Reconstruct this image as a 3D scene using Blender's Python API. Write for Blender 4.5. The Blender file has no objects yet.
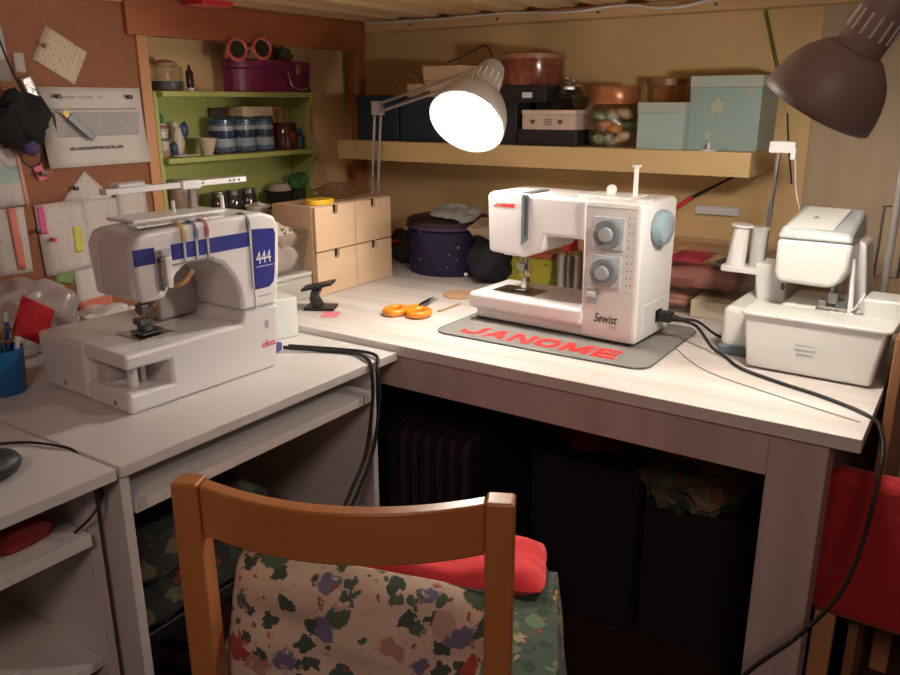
import bpy, bmesh, math, random
from mathutils import Vector, Matrix
random.seed(7)
PI = math.pi
S = bpy.context.scene
COL = S.collection

# ---------------------------------------------------------------- camera, world, light
cam = bpy.data.cameras.new('camera'); co = bpy.data.objects.new('camera', cam); COL.objects.link(co)
_p, _y, _r = math.radians(16.6), math.radians(33.8), math.radians(-.15)
cam.sensor_width = 36; cam.lens = 792/900*36; cam.clip_start = .02
co.location = (0, 0, 1.25)
co.rotation_euler = (Matrix.Rotation(_y, 3, 'Z') @ Matrix.Rotation(PI/2-_p, 3, 'X') @ Matrix.Rotation(-_r*-1, 3, 'Z')).to_euler()
S.camera = co
S.view_settings.view_transform = 'Standard'; S.view_settings.look = 'None'
S.view_settings.gamma = 1; S.view_settings.use_curve_mapping = False
S.view_settings.exposure = 0.0
w = bpy.data.worlds.new('world'); S.world = w; w.use_nodes = True
w.node_tree.nodes['Background'].inputs[0].default_value = (1, .64, .50, 1)
w.node_tree.nodes['Background'].inputs[1].default_value = .022
def area(name, loc, target, size, power, colr):
    l = bpy.data.lights.new(name, 'AREA'); l.size = size; l.energy = power; l.color = colr
    o = bpy.data.objects.new(name, l); COL.objects.link(o); o.location = loc
    o.rotation_euler = (Vector(target)-Vector(loc)).to_track_quat('-Z', 'Y').to_euler(); return o
area('room_ceiling_light', (.5, -1.0, 2.25), (-.9, 1.0, .8), .45, 14.5, (1, .69, .60))
LAMP_A_POWER, LAMP_B_POWER = 10.4, 8.0
LAMP_COLOR = (1, .905, .80)

# ---------------------------------------------------------------- materials
def nt(name):
    m = bpy.data.materials.new(name); m.use_nodes = True
    return m, m.node_tree, m.node_tree.nodes['Principled BSDF']
def plain(name, c, rough=.5, metal=0, var=.06, scale=30, bump=0, bscale=200, coat=0, trans=0, emit=None, sheen=0, alpha=1):
    m, t, b = nt(name); N, L = t.nodes, t.links
    b.inputs['Roughness'].default_value = rough; b.inputs['Metallic'].default_value = metal
    b.inputs['Coat Weight'].default_value = coat; b.inputs['Transmission Weight'].default_value = trans
    b.inputs['Sheen Weight'].default_value = sheen; b.inputs['Alpha'].default_value = alpha
    tc = N.new('ShaderNodeTexCoord')
    nz = N.new('ShaderNodeTexNoise'); nz.inputs['Scale'].default_value = scale; nz.inputs['Detail'].default_value = 3
    L.new(tc.outputs['Object'], nz.inputs['Vector'])
    mx = N.new('ShaderNodeMix'); mx.data_type = 'RGBA'
    mx.inputs[6].default_value = (*[max(0, v*(1-var)) for v in c], 1); mx.inputs[7].default_value = (*[min(1, v*(1+var)) for v in c], 1)
    L.new(nz.outputs[0], mx.inputs[0]); L.new(mx.outputs[2], b.inputs['Base Color'])
    if bump:
        n2 = N.new('ShaderNodeTexNoise'); n2.inputs['Scale'].default_value = bscale
        bp = N.new('ShaderNodeBump'); bp.inputs['Strength'].default_value = bump; bp.inputs['Distance'].default_value = .002
        L.new(tc.outputs['Object'], n2.inputs['Vector']); L.new(n2.outputs[0], bp.inputs['Height']); L.new(bp.outputs[0], b.inputs['Normal'])
    if emit:
        b.inputs['Emission Color'].default_value = (*emit[0], 1); b.inputs['Emission Strength'].default_value = emit[1]
    return m
def wood(name, c1, c2, axis='x', scale=10, rough=.5, stretch=12, bump=.15):
    m, t, b = nt(name); N, L = t.nodes, t.links
    tc = N.new('ShaderNodeTexCoord'); mp = N.new('ShaderNodeMapping')
    s = [scale*stretch/4]*3; s['xyz'.index(axis)] = scale/4; mp.inputs['Scale'].default_value = s
    nz = N.new('ShaderNodeTexNoise'); nz.inputs['Scale'].default_value = 1.0; nz.inputs['Detail'].default_value = 5; nz.inputs['Distortion'].default_value = .6
    cr = N.new('ShaderNodeValToRGB'); cr.color_ramp.elements[0].position = .32; cr.color_ramp.elements[1].position = .68
    cr.color_ramp.elements[0].color = (*c1, 1); cr.color_ramp.elements[1].color = (*c2, 1)
    bp = N.new('ShaderNodeBump'); bp.inputs['Strength'].default_value = bump; bp.inputs['Distance'].default_value = .001
    L.new(tc.outputs['Object'], mp.inputs[0]); L.new(mp.outputs[0], nz.inputs['Vector']); L.new(nz.outputs[0], cr.inputs[0])
    L.new(cr.outputs[0], b.inputs['Base Color']); L.new(nz.outputs[0], bp.inputs['Height']); L.new(bp.outputs[0], b.inputs['Normal'])
    b.inputs['Roughness'].default_value = rough
    return m
def floral(name, base, blobs, scale=14, thresh=.33, leaf=(.03, .06, .04), rough=.85):
    """woven cloth printed with blossoms and leaves: noisy voronoi cells over a plain ground"""
    m, t, b = nt(name); N, L = t.nodes, t.links
    tc = N.new('ShaderNodeTexCoord')
    nz = N.new('ShaderNodeTexNoise'); nz.inputs['Scale'].default_value = scale*3.2; nz.inputs['Detail'].default_value = 2
    L.new(tc.outputs['Object'], nz.inputs['Vector'])
    ms = N.new('ShaderNodeVectorMath'); ms.operation = 'SCALE'; ms.inputs['Scale'].default_value = .045*14/scale
    L.new(nz.outputs['Color'], ms.inputs[0])
    ad = N.new('ShaderNodeVectorMath'); L.new(tc.outputs['Object'], ad.inputs[0]); L.new(ms.outputs[0], ad.inputs[1])
    def layer(sc, th, cols, prev, seedoff):
        of = N.new('ShaderNodeVectorMath'); of.inputs[1].default_value = (seedoff, seedoff*1.7, seedoff*.6); L.new(ad.outputs[0], of.inputs[0])
        v = N.new('ShaderNodeTexVoronoi'); v.inputs['Scale'].default_value = sc; L.new(of.outputs[0], v.inputs['Vector'])
        cr = N.new('ShaderNodeValToRGB'); cr.color_ramp.interpolation = 'CONSTANT'
        el = cr.color_ramp.elements; el[0].color = (*cols[0], 1); el[0].position = 0
        el[1].color = (*cols[1], 1); el[1].position = 1/len(cols)
        for i in range(2, len(cols)):
            e = el.new(i/len(cols)); e.color = (*cols[i], 1)
        sp = N.new('ShaderNodeSeparateColor'); L.new(v.outputs['Color'], sp.inputs[0]); L.new(sp.outputs[0], cr.inputs[0])
        rr = N.new('ShaderNodeValToRGB'); rr.color_ramp.elements[0].position = th; rr.color_ramp.elements[0].color = (1, 1, 1, 1)
        rr.color_ramp.elements[1].position = th+.05; rr.color_ramp.elements[1].color = (0, 0, 0, 1)
        L.new(v.outputs['Distance'], rr.inputs[0])
        gt = N.new('ShaderNodeMath'); gt.operation = 'GREATER_THAN'; gt.inputs[1].default_value = .35; L.new(sp.outputs[1], gt.inputs[0])
        mu = N.new('ShaderNodeMath'); mu.operation = 'MULTIPLY'; L.new(gt.outputs[0], mu.inputs[0]); L.new(rr.outputs[0], mu.inputs[1])
        mx = N.new('ShaderNodeMix'); mx.data_type = 'RGBA'; L.new(mu.outputs[0], mx.inputs[0])
        if isinstance(prev, tuple): mx.inputs[6].default_value = (*prev, 1)
        else: L.new(prev, mx.inputs[6])
        L.new(cr.outputs[0], mx.inputs[7]); return mx.outputs[2]
    o = layer(scale*1.5, thresh*1.0, [leaf, tuple(v*1.6 for v in leaf), leaf], base, 3.1)
    o = layer(scale, thresh, blobs, o, 0)
    o = layer(scale*3, .22, [blobs[-1], base, blobs[0]], o, 9.)
    L.new(o, b.inputs['Base Color']); b.inputs['Roughness'].default_value = rough; b.inputs['Sheen Weight'].default_value = .1
    return m
def printed(name, base, ink, lines=90, density=.5, axis='z'):
    """paper with rows of small print"""
    m, t, b = nt(name); N, L = t.nodes, t.links
    tc = N.new('ShaderNodeTexCoord'); sp = N.new('ShaderNodeSeparateXYZ'); L.new(tc.outputs['Object'], sp.inputs[0])
    a = N.new('ShaderNodeMath'); a.operation = 'MULTIPLY'; a.inputs[1].default_value = lines*6.28; L.new(sp.outputs['XYZ'.index(axis.upper())], a.inputs[0])
    s = N.new('ShaderNodeMath'); s.operation = 'SINE'; L.new(a.outputs[0], s.inputs[0])
    g = N.new('ShaderNodeMath'); g.operation = 'GREATER_THAN'; g.inputs[1].default_value = .1; L.new(s.outputs[0], g.inputs[0])
    nz = N.new('ShaderNodeTexNoise'); nz.inputs['Scale'].default_value = 160; L.new(tc.outputs['Object'], nz.inputs['Vector'])
    g2 = N.new('ShaderNodeMath'); g2.operation = 'GREATER_THAN'; g2.inputs[1].default_value = 1-density; L.new(nz.outputs[0], g2.inputs[0])
    mu = N.new('ShaderNodeMath'); mu.operation = 'MULTIPLY'; L.new(g.outputs[0], mu.inputs[0]); L.new(g2.outputs[0], mu.inputs[1])
    mx = N.new('ShaderNodeMix'); mx.data_type = 'RGBA'; mx.inputs[6].default_value = (*base, 1); mx.inputs[7].default_value = (*ink, 1)
    L.new(mu.outputs[0], mx.inputs[0]); L.new(mx.outputs[2], b.inputs['Base Color']); b.inputs['Roughness'].default_value = .8
    return m
def banded(name, cols, z0, z1, rough=.35, dots=None):
    """enamelled tin with painted bands; cols = [(fraction, colour)...]"""
    m, t, b = nt(name); N, L = t.nodes, t.links
    tc = N.new('ShaderNodeTexCoord'); sp = N.new('ShaderNodeSeparateXYZ'); L.new(tc.outputs['Object'], sp.inputs[0])
    mr = N.new('ShaderNodeMapRange'); mr.inputs[1].default_value = z0; mr.inputs[2].default_value = z1; L.new(sp.outputs[2], mr.inputs[0])
    cr = N.new('ShaderNodeValToRGB'); cr.color_ramp.interpolation = 'CONSTANT'; el = cr.color_ramp.elements
    el[0].position, el[0].color = cols[0][0], (*cols[0][1], 1); el[1].position, el[1].color = cols[1][0], (*cols[1][1], 1)
    for p, c in cols[2:]:
        e = el.new(p); e.color = (*c, 1)
    L.new(mr.outputs[0], cr.inputs[0]); out = cr.outputs[0]
    if dots:
        v = N.new('ShaderNodeTexVoronoi'); v.inputs['Scale'].default_value = dots[0]; L.new(tc.outputs['Object'], v.inputs['Vector'])
        g = N.new('ShaderNodeMath'); g.operation = 'LESS_THAN'; g.inputs[1].default_value = dots[1]; L.new(v.outputs['Distance'], g.inputs[0])
        mx = N.new('ShaderNodeMix'); mx.data_type = 'RGBA'; L.new(g.outputs[0], mx.inputs[0]); L.new(out, mx.inputs[6]); mx.inputs[7].default_value = (*dots[2], 1); out = mx.outputs[2]
    L.new(out, b.inputs['Base Color']); b.inputs['Roughness'].default_value = rough
    return m
def glass(name, c=(1, 1, 1), rough=.03, ior=1.45):
    m, t, b = nt(name); N, L = t.nodes, t.links
    b.inputs['Base Color'].default_value = (*c, 1); b.inputs['Roughness'].default_value = rough
    b.inputs['Transmission Weight'].default_value = 1; b.inputs['IOR'].default_value = ior
    b.inputs['Alpha'].default_value = .55
    return m

white = plain('white_plastic', (.76, .75, .76), .28, var=.02, coat=.2)
white2 = plain('cool_white_plastic', (.70, .71, .69), .35, var=.02, coat=.1)
greyplastic = plain('pale_grey_plastic', (.42, .46, .48), .3, var=.03)
bluegrey = plain('blue_grey_plastic', (.15, .20, .24), .3, var=.04)
darkgrey = plain('dark_grey_plastic', (.09, .10, .11), .4)
chrome = plain('chrome', (.7, .69, .67), .18, 1, var=.02)
steel = plain('brushed_steel', (.36, .35, .34), .3, 1, var=.08)
black = plain('black_plastic', (.012, .012, .014), .4, var=.1)
rubber = plain('black_rubber', (.008, .008, .009), .5, var=.1)
navy = plain('navy_print', (.008, .012, .20), .35, var=.05)
redp = plain('red_print', (.85, .03, .03), .5, var=.05)
pinkp = plain('pink_red_print', (.75, .12, .15), .5)
whitep = plain('white_print', (.75, .75, .78), .5)
greyp = plain('grey_print', (.25, .23, .22), .6)
yellowp = plain('yellow_plastic', (.80, .50, .03), .4)
bluep = plain('blue_plastic', (.02, .12, .42), .4)
redpl = plain('red_plastic', (.6, .03, .03), .4)
greenp = plain('green_plastic', (.03, .22, .10), .4)
orangep = plain('orange_plastic', (.80, .27, .02), .35, coat=.3)
wallm = plain('ochre_painted_wall', (.76, .54, .27), .85, var=.14, scale=5, bump=.3, bscale=60)
greenpaint = plain('lime_green_paint', (.38, .42, .12), .6, var=.08, scale=8)
cupboardm = plain('pine_ochre_paint', (.62, .45, .22), .6, var=.05, scale=6)
desk_lam = plain('white_desk_laminate', (.64, .62, .61), .4, var=.03, scale=3)
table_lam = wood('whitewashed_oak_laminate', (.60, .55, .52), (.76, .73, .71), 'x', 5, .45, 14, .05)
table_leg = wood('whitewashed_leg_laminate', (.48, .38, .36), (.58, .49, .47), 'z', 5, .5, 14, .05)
pine = wood('pine_batten', (.66, .42, .21), (.82, .60, .34), 'y', 5, .55, 10)
pinex = wood('pine_ledger', (.66, .40, .19), (.78, .53, .28), 'x', 5, .55, 10)
redwood = wood('reddish_stained_beam', (.30, .085, .03), (.38, .12, .045), 'y', 5, .5, 10)
redpost = wood('reddish_stained_post', (.34, .12, .045), (.42, .17, .07), 'z', 5, .5, 10)
frame_w = wood('orange_pine_frame', (.48, .22, .09), (.58, .29, .13), 'z', 6, .5, 10)
birch = wood('birch_plywood', (.66, .46, .28), (.75, .55, .37), 'y', 4, .55, 12, .03)
chairw = wood('antique_beech', (.42, .155, .045), (.52, .21, .07), 'z', 5, .32, 8, .05)
chairw2 = wood('antique_beech_rail', (.42, .155, .045), (.52, .21, .07), 'x', 5, .32, 8, .05)
panelw = wood('taupe_wood_panel', (.46, .35, .22), (.57, .45, .30), 'z', 6, .6, 10)
cork = plain('cork', (.27, .11, .055), .9, var=.25, scale=120, bump=.5, bscale=300)
floorm = wood('brown_floorboards', (.035, .017, .012), (.06, .03, .02), 'y', 3, .5, 8)
feltm = plain('grey_felt', (.23, .22, .21), .95, var=.25, scale=400, bump=.4, bscale=600)
paper = plain('white_paper', (.62, .58, .54), .85, var=.04, scale=12)
cream = plain('cream_paper', (.62, .52, .36), .85, var=.04, scale=12)
printm = printed('printed_paper', (.60, .56, .53), (.30, .28, .27), 110, .55)
print2 = printed('handwritten_paper', (.60, .55, .51), (.45, .41, .42), 60, .42)
printc = printed('cream_printed_paper', (.62, .52, .36), (.42, .33, .22), 110, .45, 'y')
clearp = glass('clear_plastic', (.95, .95, .95), .08)
glassm = glass('clear_glass', (1, 1, 1), .02)
redcloth = plain('red_cushion_cloth', (.72, .035, .045), .85, var=.15, scale=12, bump=.4, bscale=60, sheen=.2)
cushfl = floral('cream_floral_cloth', (.62, .49, .38), [(.38, .06, .05), (.06, .10, .08), (.16, .15, .24), (.45, .24, .18), (.08, .13, .08), (.48, .34, .26)], 22, .40, (.05, .08, .06))
greenfl = floral('green_floral_cloth', (.035, .065, .045), [(.35, .04, .03), (.10, .16, .08), (.40, .24, .06), (.30, .22, .14), (.05, .08, .05)], 26, .46, (.015, .03, .02))
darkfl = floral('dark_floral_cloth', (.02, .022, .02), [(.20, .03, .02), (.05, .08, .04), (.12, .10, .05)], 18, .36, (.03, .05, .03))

# ---------------------------------------------------------------- helpers
class MB:
    def __init__(s): s.bm = bmesh.new()
    def box(s, x0, x1, y0, y1, z0, z1, rot=None, c=None):
        r = bmesh.ops.create_cube(s.bm, size=1)
        m = Matrix.Translation(((x0+x1)/2, (y0+y1)/2, (z0+z1)/2)) @ (rot.to_4x4() if rot else Matrix()) @ Matrix.Diagonal((abs(x1-x0), abs(y1-y0), abs(z1-z0), 1))
        bmesh.ops.transform(s.bm, matrix=m, verts=r['verts']); return s
    def cyl(s, p0, p1, r0, r1=None, n=24, caps=True):
        p0, p1 = Vector(p0), Vector(p1); d = p1-p0; r1 = r0 if r1 is None else r1
        r = bmesh.ops.create_cone(s.bm, cap_ends=caps, segments=n, radius1=r0, radius2=max(r1, 1e-5), depth=d.length)
        m = Matrix.Translation((p0+p1)/2) @ d.to_track_quat('Z', 'Y').to_matrix().to_4x4()
        bmesh.ops.transform(s.bm, matrix=m, verts=r['verts']); return s
    def lathe(s, prof, c=(0, 0, 0), axis=(0, 0, 1), n=32, close=False):
        q = Vector(axis).to_track_quat('Z', 'Y').to_matrix(); c = Vector(c); rings = []
        for (r, z) in prof:
            if r < 1e-6: rings.append([s.bm.verts.new(c+q@Vector((0, 0, z)))]); continue
            rings.append([s.bm.verts.new(c+q@Vector((r*math.cos(2*PI*k/n), r*math.sin(2*PI*k/n), z))) for k in range(n)])
        for a, b in zip(rings, rings[1:]):
            for k in range(n):
                k2 = (k+1) % n
                if len(a) == 1 and len(b) == 1: continue
                if len(a) == 1: s.bm.faces.new((a[0], b[k], b[k2]))
                elif len(b) == 1: s.bm.faces.new((a[k], a[k2], b[0]))
                else: s.bm.faces.new((a[k], a[k2], b[k2], b[k]))
        return s
    def prism(s, poly, a, b, axis='y', taper=None):
        """poly in the plane across `axis`; taper = (cx, cy, scale at b)"""
        def P(u, v, w): return {'y': (u, w, v), 'x': (w, u, v), 'z': (u, v, w)}[axis]
        A = [s.bm.verts.new(P(u, v, a)) for u, v in poly]
        if taper: B = [s.bm.verts.new(P(taper[0]+(u-taper[0])*taper[2], taper[1]+(v-taper[1])*taper[2], b)) for u, v in poly]
        else: B = [s.bm.verts.new(P(u, v, b)) for u, v in poly]
        n = len(poly); s.bm.faces.new(A); s.bm.faces.new(B[::-1])
        for i in range(n): s.bm.faces.new((A[i], B[i], B[(i+1) % n], A[(i+1) % n]))
        return s
    def hexa(s, bot, top):
        A = [s.bm.verts.new(p) for p in bot]; B = [s.bm.verts.new(p) for p in top]
        s.bm.faces.new(A[::-1]); s.bm.faces.new(B)
        for i in range(4): s.bm.faces.new((A[i], A[(i+1) % 4], B[(i+1) % 4], B[i]))
        return s
    def tube(s, pts, r, n=8, smooth=6, closed=False):
        P = [Vector(p) for p in pts]
        if smooth > 1 and len(P) > 2:
            Q = []; m = len(P)
            for i in range(m if closed else m-1):
                p0 = P[(i-1) % m] if closed or i > 0 else P[0]; p1 = P[i]; p2 = P[(i+1) % m]
                p3 = P[(i+2) % m] if closed or i+2 < m else P[-1]
                for k in range(smooth):
                    t = k/smooth
                    Q.append(.5*((2*p1)+(p2-p0)*t+(2*p0-5*p1+4*p2-p3)*t*t+(3*p1-p0-3*p2+p3)*t**3))
            if not closed: Q.append(P[-1])
            P = Q
        rings = []; up = None; m = len(P)
        for i, p in enumerate(P):
            if closed: d = P[(i+1) % m]-P[i-1]
            else: d = P[min(i+1, m-1)]-P[max(i-1, 0)]
            d.normalize()
            if up is None: up = d.orthogonal().normalized()
            up = (up-d*up.dot(d)).normalized(); v = d.cross(up)
            rings.append([s.bm.verts.new(p+(up*math.cos(2*PI*k/n)+v*math.sin(2*PI*k/n))*r) for k in range(n)])
        for i in range(m if closed else m-1):
            a, b = rings[i], rings[(i+1) % m]
            for k in range(n): s.bm.faces.new((a[k], a[(k+1) % n], b[(k+1) % n], b[k]))
        if not closed: s.bm.faces.new(rings[0][::-1]); s.bm.faces.new(rings[-1])
        return s
    def ball(s, c, r, sub=3, noise=0, seed=0):
        q = bmesh.ops.create_icosphere(s.bm, subdivisions=sub, radius=1)
        rr = r if isinstance(r, (tuple, list)) else (r, r, r)
        from mathutils import noise as nz
        for v in q['verts']:
            k = 1+noise*nz.noise(v.co*1.7+Vector((seed, seed*2.1, 0)))+noise*.5*nz.noise(v.co*4+Vector((seed, 0, seed)))
            v.co = Vector((v.co.x*rr[0], v.co.y*rr[1], v.co.z*rr[2]))*k+Vector(c)
        return s
    def pillow(s, c, sx, sy, sz, e=.35, n=20, noise=.0, seed=0):
        """a flat stuffed cushion in the xy plane"""
        from mathutils import noise as nz
        for sg in (1, -1):
            g = []
            for i in range(n+1):
                row = []
                for j in range(n+1):
                    u, v = i/n*2-1, j/n*2-1
                    h = max(0, (1-u**4))**.5*max(0, (1-v**4))**.5
                    pin = 1-.06*(abs(u)*abs(v))**3-.03*(1-abs(u))*abs(v)-.03*(1-abs(v))*abs(u)
                    z = sg*h*sz*(1+noise*nz.noise(Vector((u*2.2+seed, v*2.2, sg)))) + noise*.25*sz*nz.noise(Vector((u*5, v*5+seed, 0)))
                    row.append(s.bm.verts.new((c[0]+u*sx*pin, c[1]+v*sy*pin, c[2]+z)))
                g.append(row)
            for i in range(n):
                for j in range(n):
                    f = (g[i][j], g[i+1][j], g[i+1][j+1], g[i][j+1]); s.bm.faces.new(f if sg > 0 else f[::-1])
        bmesh.ops.remove_doubles(s.bm, verts=s.bm.verts, dist=1e-5)
        return s
    def build(s, name, mat, parent=None, bevel=0, seg=3, smooth=True, angle=40, loc=None, rot=None, mod=None):
        bmesh.ops.recalc_face_normals(s.bm, faces=s.bm.faces)
        me = bpy.data.meshes.new(name); s.bm.to_mesh(me); s.bm.free()
        if smooth:
            for p in me.polygons: p.use_smooth = True
            if not bevel: me.set_sharp_from_angle(angle=math.radians(angle))
        me.materials.append(mat)
        o = bpy.data.objects.new(name, me); COL.objects.link(o)
        if parent: o.parent = parent
        if loc: o.location = loc
        if rot: o.rotation_euler = rot
        if bevel:
            b = o.modifiers.new('bevel', 'BEVEL'); b.width = bevel; b.segments = seg; b.limit_method = 'ANGLE'; b.angle_limit = math.radians(35); b.harden_normals = True
        if mod == 'sub':
            d = o.modifiers.new('sub', 'SUBSURF'); d.levels = 1; d.render_levels = 1
        return o
def tag(o, label, cat, group=None):
    o['label'] = label; o['category'] = cat
    if group: o['group'] = group
    return o
def thing(name, label, cat, loc=(0, 0, 0), rotz=0, group=None):
    o = bpy.data.objects.new(name, None); COL.objects.link(o); o.location = loc; o.rotation_euler = (0, 0, rotz); o.empty_display_size = .05
    return tag(o, label, cat, group)
def struct(o): o['kind'] = 'structure'; return o
def copy_thing(root, loc, label, rotz=None):
    r = root.copy(); COL.objects.link(r); r.location = loc; r['label'] = label
    if rotz is not None: r.rotation_euler = (0, 0, rotz)
    for ch in list(root.children):
        c = ch.copy(); COL.objects.link(c); c.parent = r
        for g in ch.children:
            d = g.copy(); COL.objects.link(d); d.parent = c
    return r
def attach(o, parent):
    """o was built in world coordinates; make it a part of parent where it stands"""
    o.parent = parent; o.matrix_parent_inverse = parent.matrix_basis.inverted(); return o
def text(name, body, size, mat, parent, loc, rot, depth=.0006, bold=0, sx=1, shear=0, space=1):
    cu = bpy.data.curves.new(name, 'FONT'); cu.body = body; cu.size = size; cu.extrude = depth; cu.offset = bold; cu.shear = shear; cu.space_character = space
    tmp = bpy.data.objects.new('t', cu); COL.objects.link(tmp)
    dg = bpy.context.evaluated_depsgraph_get(); me = bpy.data.meshes.new_from_object(tmp.evaluated_get(dg)); bpy.data.objects.remove(tmp)
    for v in me.vertices: v.co.x *= sx
    me.materials.clear(); me.materials.append(mat)
    o = bpy.data.objects.new(name, me); COL.objects.link(o); o.parent = parent; o.location = loc; o.rotation_euler = rot
    return o

GLY = {
 'J': [[(.70, 1), (1, 1), (1, .28), (.84, 0), (.18, 0), (0, .22), (0, .40), (.28, .40), (.32, .25), (.66, .25), (.70, .32)]],
 'A': [[(0, 0), (.28, 0), (.62, 1), (.36, 1)], [(1, 0), (.72, 0), (.38, 1), (.64, 1)], [(.24, .18), (.76, .18), (.70, .40), (.30, .40)]],
 'N': [[(0, 0), (.26, 0), (.26, 1), (0, 1)], [(.74, 0), (1, 0), (1, 1), (.74, 1)], [(.0, 1), (.30, 1), (1, 0), (.70, 0)]],
 'M': [[(0, 0), (.22, 0), (.22, 1), (0, 1)], [(.78, 0), (1, 0), (1, 1), (.78, 1)], [(0, 1), (.26, 1), (.62, .10), (.38, .10)], [(1, 1), (.74, 1), (.38, .10), (.62, .10)]],
 'E': [[(0, 0), (.28, 0), (.28, 1), (0, 1)], [(0, 0), (1, 0), (1, .24), (0, .24)], [(0, .38), (.92, .38), (.92, .62), (0, .62)], [(0, .76), (1, .76), (1, 1), (0, 1)]]}
_o = [(.28, 0), (.72, 0), (1, .28), (1, .72), (.72, 1), (.28, 1), (0, .72), (0, .28)]; _i = [(.5+(x-.5)*.46, .5+(y-.5)*.50) for x, y in _o]
GLY['O'] = [[_o[k], _o[(k+1) % 8], _i[(k+1) % 8], _i[k]] for k in range(8)]
def block_word(word, x, y, w_, h, gap, a, b, axis):
    m = MB()
    for ch_ in word:
        cw = w_*1.2 if ch_ == 'M' else w_
        for q_, pl_ in enumerate(GLY[ch_]): m.prism([(x+u*cw, y+v*h) for u, v in pl_], a-.00012*q_*(axis == 'y'), b+.00012*q_*(axis == 'z'), axis)
        x += cw+gap
    return m
# ================================================================ SETTING
TZ = .75      # table top height
DZ = .735     # desk top height
struct(MB().box(-1.9, 1.6, -1.8, 2.2, -.05, 0).build('floor', floorm))
struct(MB().box(-1.9, 1.6, 2.15, 2.20, 0, 2.4).build('wall_back', wallm))
struct(MB().box(-1.90, -1.85, -1.8, 2.15, 0, 2.4).build('wall_left', wallm))
struct(MB().box(-.375, .95, 2.125, 2.15, 0, 1.6).build('trim_1', panelw, bevel=.002))

# ---- loft bed overhead
bed = thing('loft_bed', 'pine slatted loft bed overhead, with a reddish side beam and corner post', 'bed', (0, 0, 0))
MB().box(-1.775, -1.745, 1.24, 2.12, 1.405, 1.492).build('side_beam', redwood, bed, .002)
MB().box(-1.805, -1.775, 2.10, 2.148, 0, 1.404).build('post', redpost, bed, .003)
MB().box(-1.775, -1.70, .1, 2.12, 1.493, 1.515).build('side_rail', pine, bed, .003)
lg = MB().box(-1.735, -.27, 2.10, 2.148, 1.462, 1.492).build('ledger', pinex, bed, .003)
for k in range(5):
    MB().cyl((-1.55+k*.31, 2.1005, 1.476), (-1.55+k*.31, 2.098, 1.476), .004, n=10).build('screw', darkgrey, lg)
for k in range(14):
    x = -1.69+k*.15
    MB().box(x, x+.085, 1.22, 2.14, 1.4935, 1.512).build('slat', pine, bed, .002)
MB().box(-1.78, .5, 1.18, 1.215, 1.49, 1.63).build('front_rail', pinex, bed, .004)
tag(MB().pillow((-.66, 1.68, 1.575), 1.11, .44, .06).build('mattress', cream), 'cream mattress lying on the pine slats of the loft bed', 'mattress')
tag(MB().tube([(-1.72, 2.09, 1.489), (-1.45, 2.08, 1.485), (-1.2, 2.085, 1.488), (-1.0, 2.07, 1.478), (-.85, 2.08, 1.487), (-.72, 2.06, 1.47), (-.6, 2.085, 1.488), (-.42, 2.07, 1.489), (-.3, 2.09, 1.488)], .0032).build('cable', whitep), 'white cable running loosely along the pine ledger below the slats', 'cable')
tag(MB().box(-.035, .035, -.05, .05, 0, .012).build('fabric_scrap', redcloth, loc=(-1.70, 1.45, 1.481)), 'bright red scrap of cloth tucked under the slats over the purple case', 'cloth')

# ================================================================ TABLE + DESKS
t = thing('work_table', 'whitewashed oak table with thick apron, holding the white sewing machine on a grey mat', 'table', (0, 0, 0))
MB().box(-1.845, -.097, 1.283, 2.12, TZ-.024, TZ).build('tabletop', table_lam, t, .0015)
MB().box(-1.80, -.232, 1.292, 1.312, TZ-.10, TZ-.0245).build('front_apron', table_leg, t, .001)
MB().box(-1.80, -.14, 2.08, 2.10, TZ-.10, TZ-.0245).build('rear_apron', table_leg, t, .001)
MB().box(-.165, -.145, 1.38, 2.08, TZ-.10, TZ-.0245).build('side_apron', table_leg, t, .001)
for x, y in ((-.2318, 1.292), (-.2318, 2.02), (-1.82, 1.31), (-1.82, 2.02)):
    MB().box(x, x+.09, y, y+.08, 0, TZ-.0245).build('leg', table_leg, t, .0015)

def desk(y0, y1, xf, label, group):
    d = thing('computer_desk', label, 'desk', (0, 0, 0), 0, group)
    MB().box(-1.76, -.995 if xf > -1.03 else -.995, y0, y1, DZ-.018, DZ).build('desk_top', desk_lam, d, .0012)
    return d
d1 = desk(.6125, 1.282, -1.0, 'white laminate desk under the coverstitch machine, keyboard shelf pulled slightly out', 'white computer desks')
MB().box(-1.74, -1.003, .6135, .6295, 0, DZ-.0185).build('side_panel', desk_lam, d1, .001)
MB().box(-1.74, -1.02, 1.222, 1.238, 0, DZ-.0185).build('side_panel', desk_lam, d1, .001)
k1 = MB().box(-1.42, -1.005, .636, 1.215, .645, .664).build('keyboard_shelf', desk_lam, d1, .001)
MB().box(-1.0048, -1.0035, .640, .656, .648, .668).build('bracket', greyplastic, k1)
MB().box(-1.0048, -1.0035, 1.165, 1.18, .646, .668).build('bracket', greyplastic, k1)
MB().box(-1.60, -1.40, .6305, 1.2215, .52, .7155).build('modesty_panel', desk_lam, d1, .001)
d2 = desk(-.3, .606, -1.05, 'white laminate desk nearest the left edge, under the dark computer mouse', 'white computer desks')
MB().box(-1.74, -1.045, .580, .5965, 0, DZ-.0185).build('side_panel', desk_lam, d2, .001)
MB().box(-1.74, -1.045, -.29, -.274, 0, DZ-.0185).build('side_panel', desk_lam, d2, .001)
MB().box(-1.45, -1.03, -.268, .574, .612, .632).build('keyboard_shelf', desk_lam, d2, .001)
MB().box(-1.74, -1.06, -.2735, .5795, .38, .397).build('low_shelf', desk_lam, d2, .001)
tag(MB().box(-.10, .10, -.14, .14, 0, .004).build('sheet_of_paper', paper, loc=(-1.22, .42, .3972), rot=(0, 0, .4)), 'sheet of white paper on the low shelf of the nearest desk', 'paper')
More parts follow.
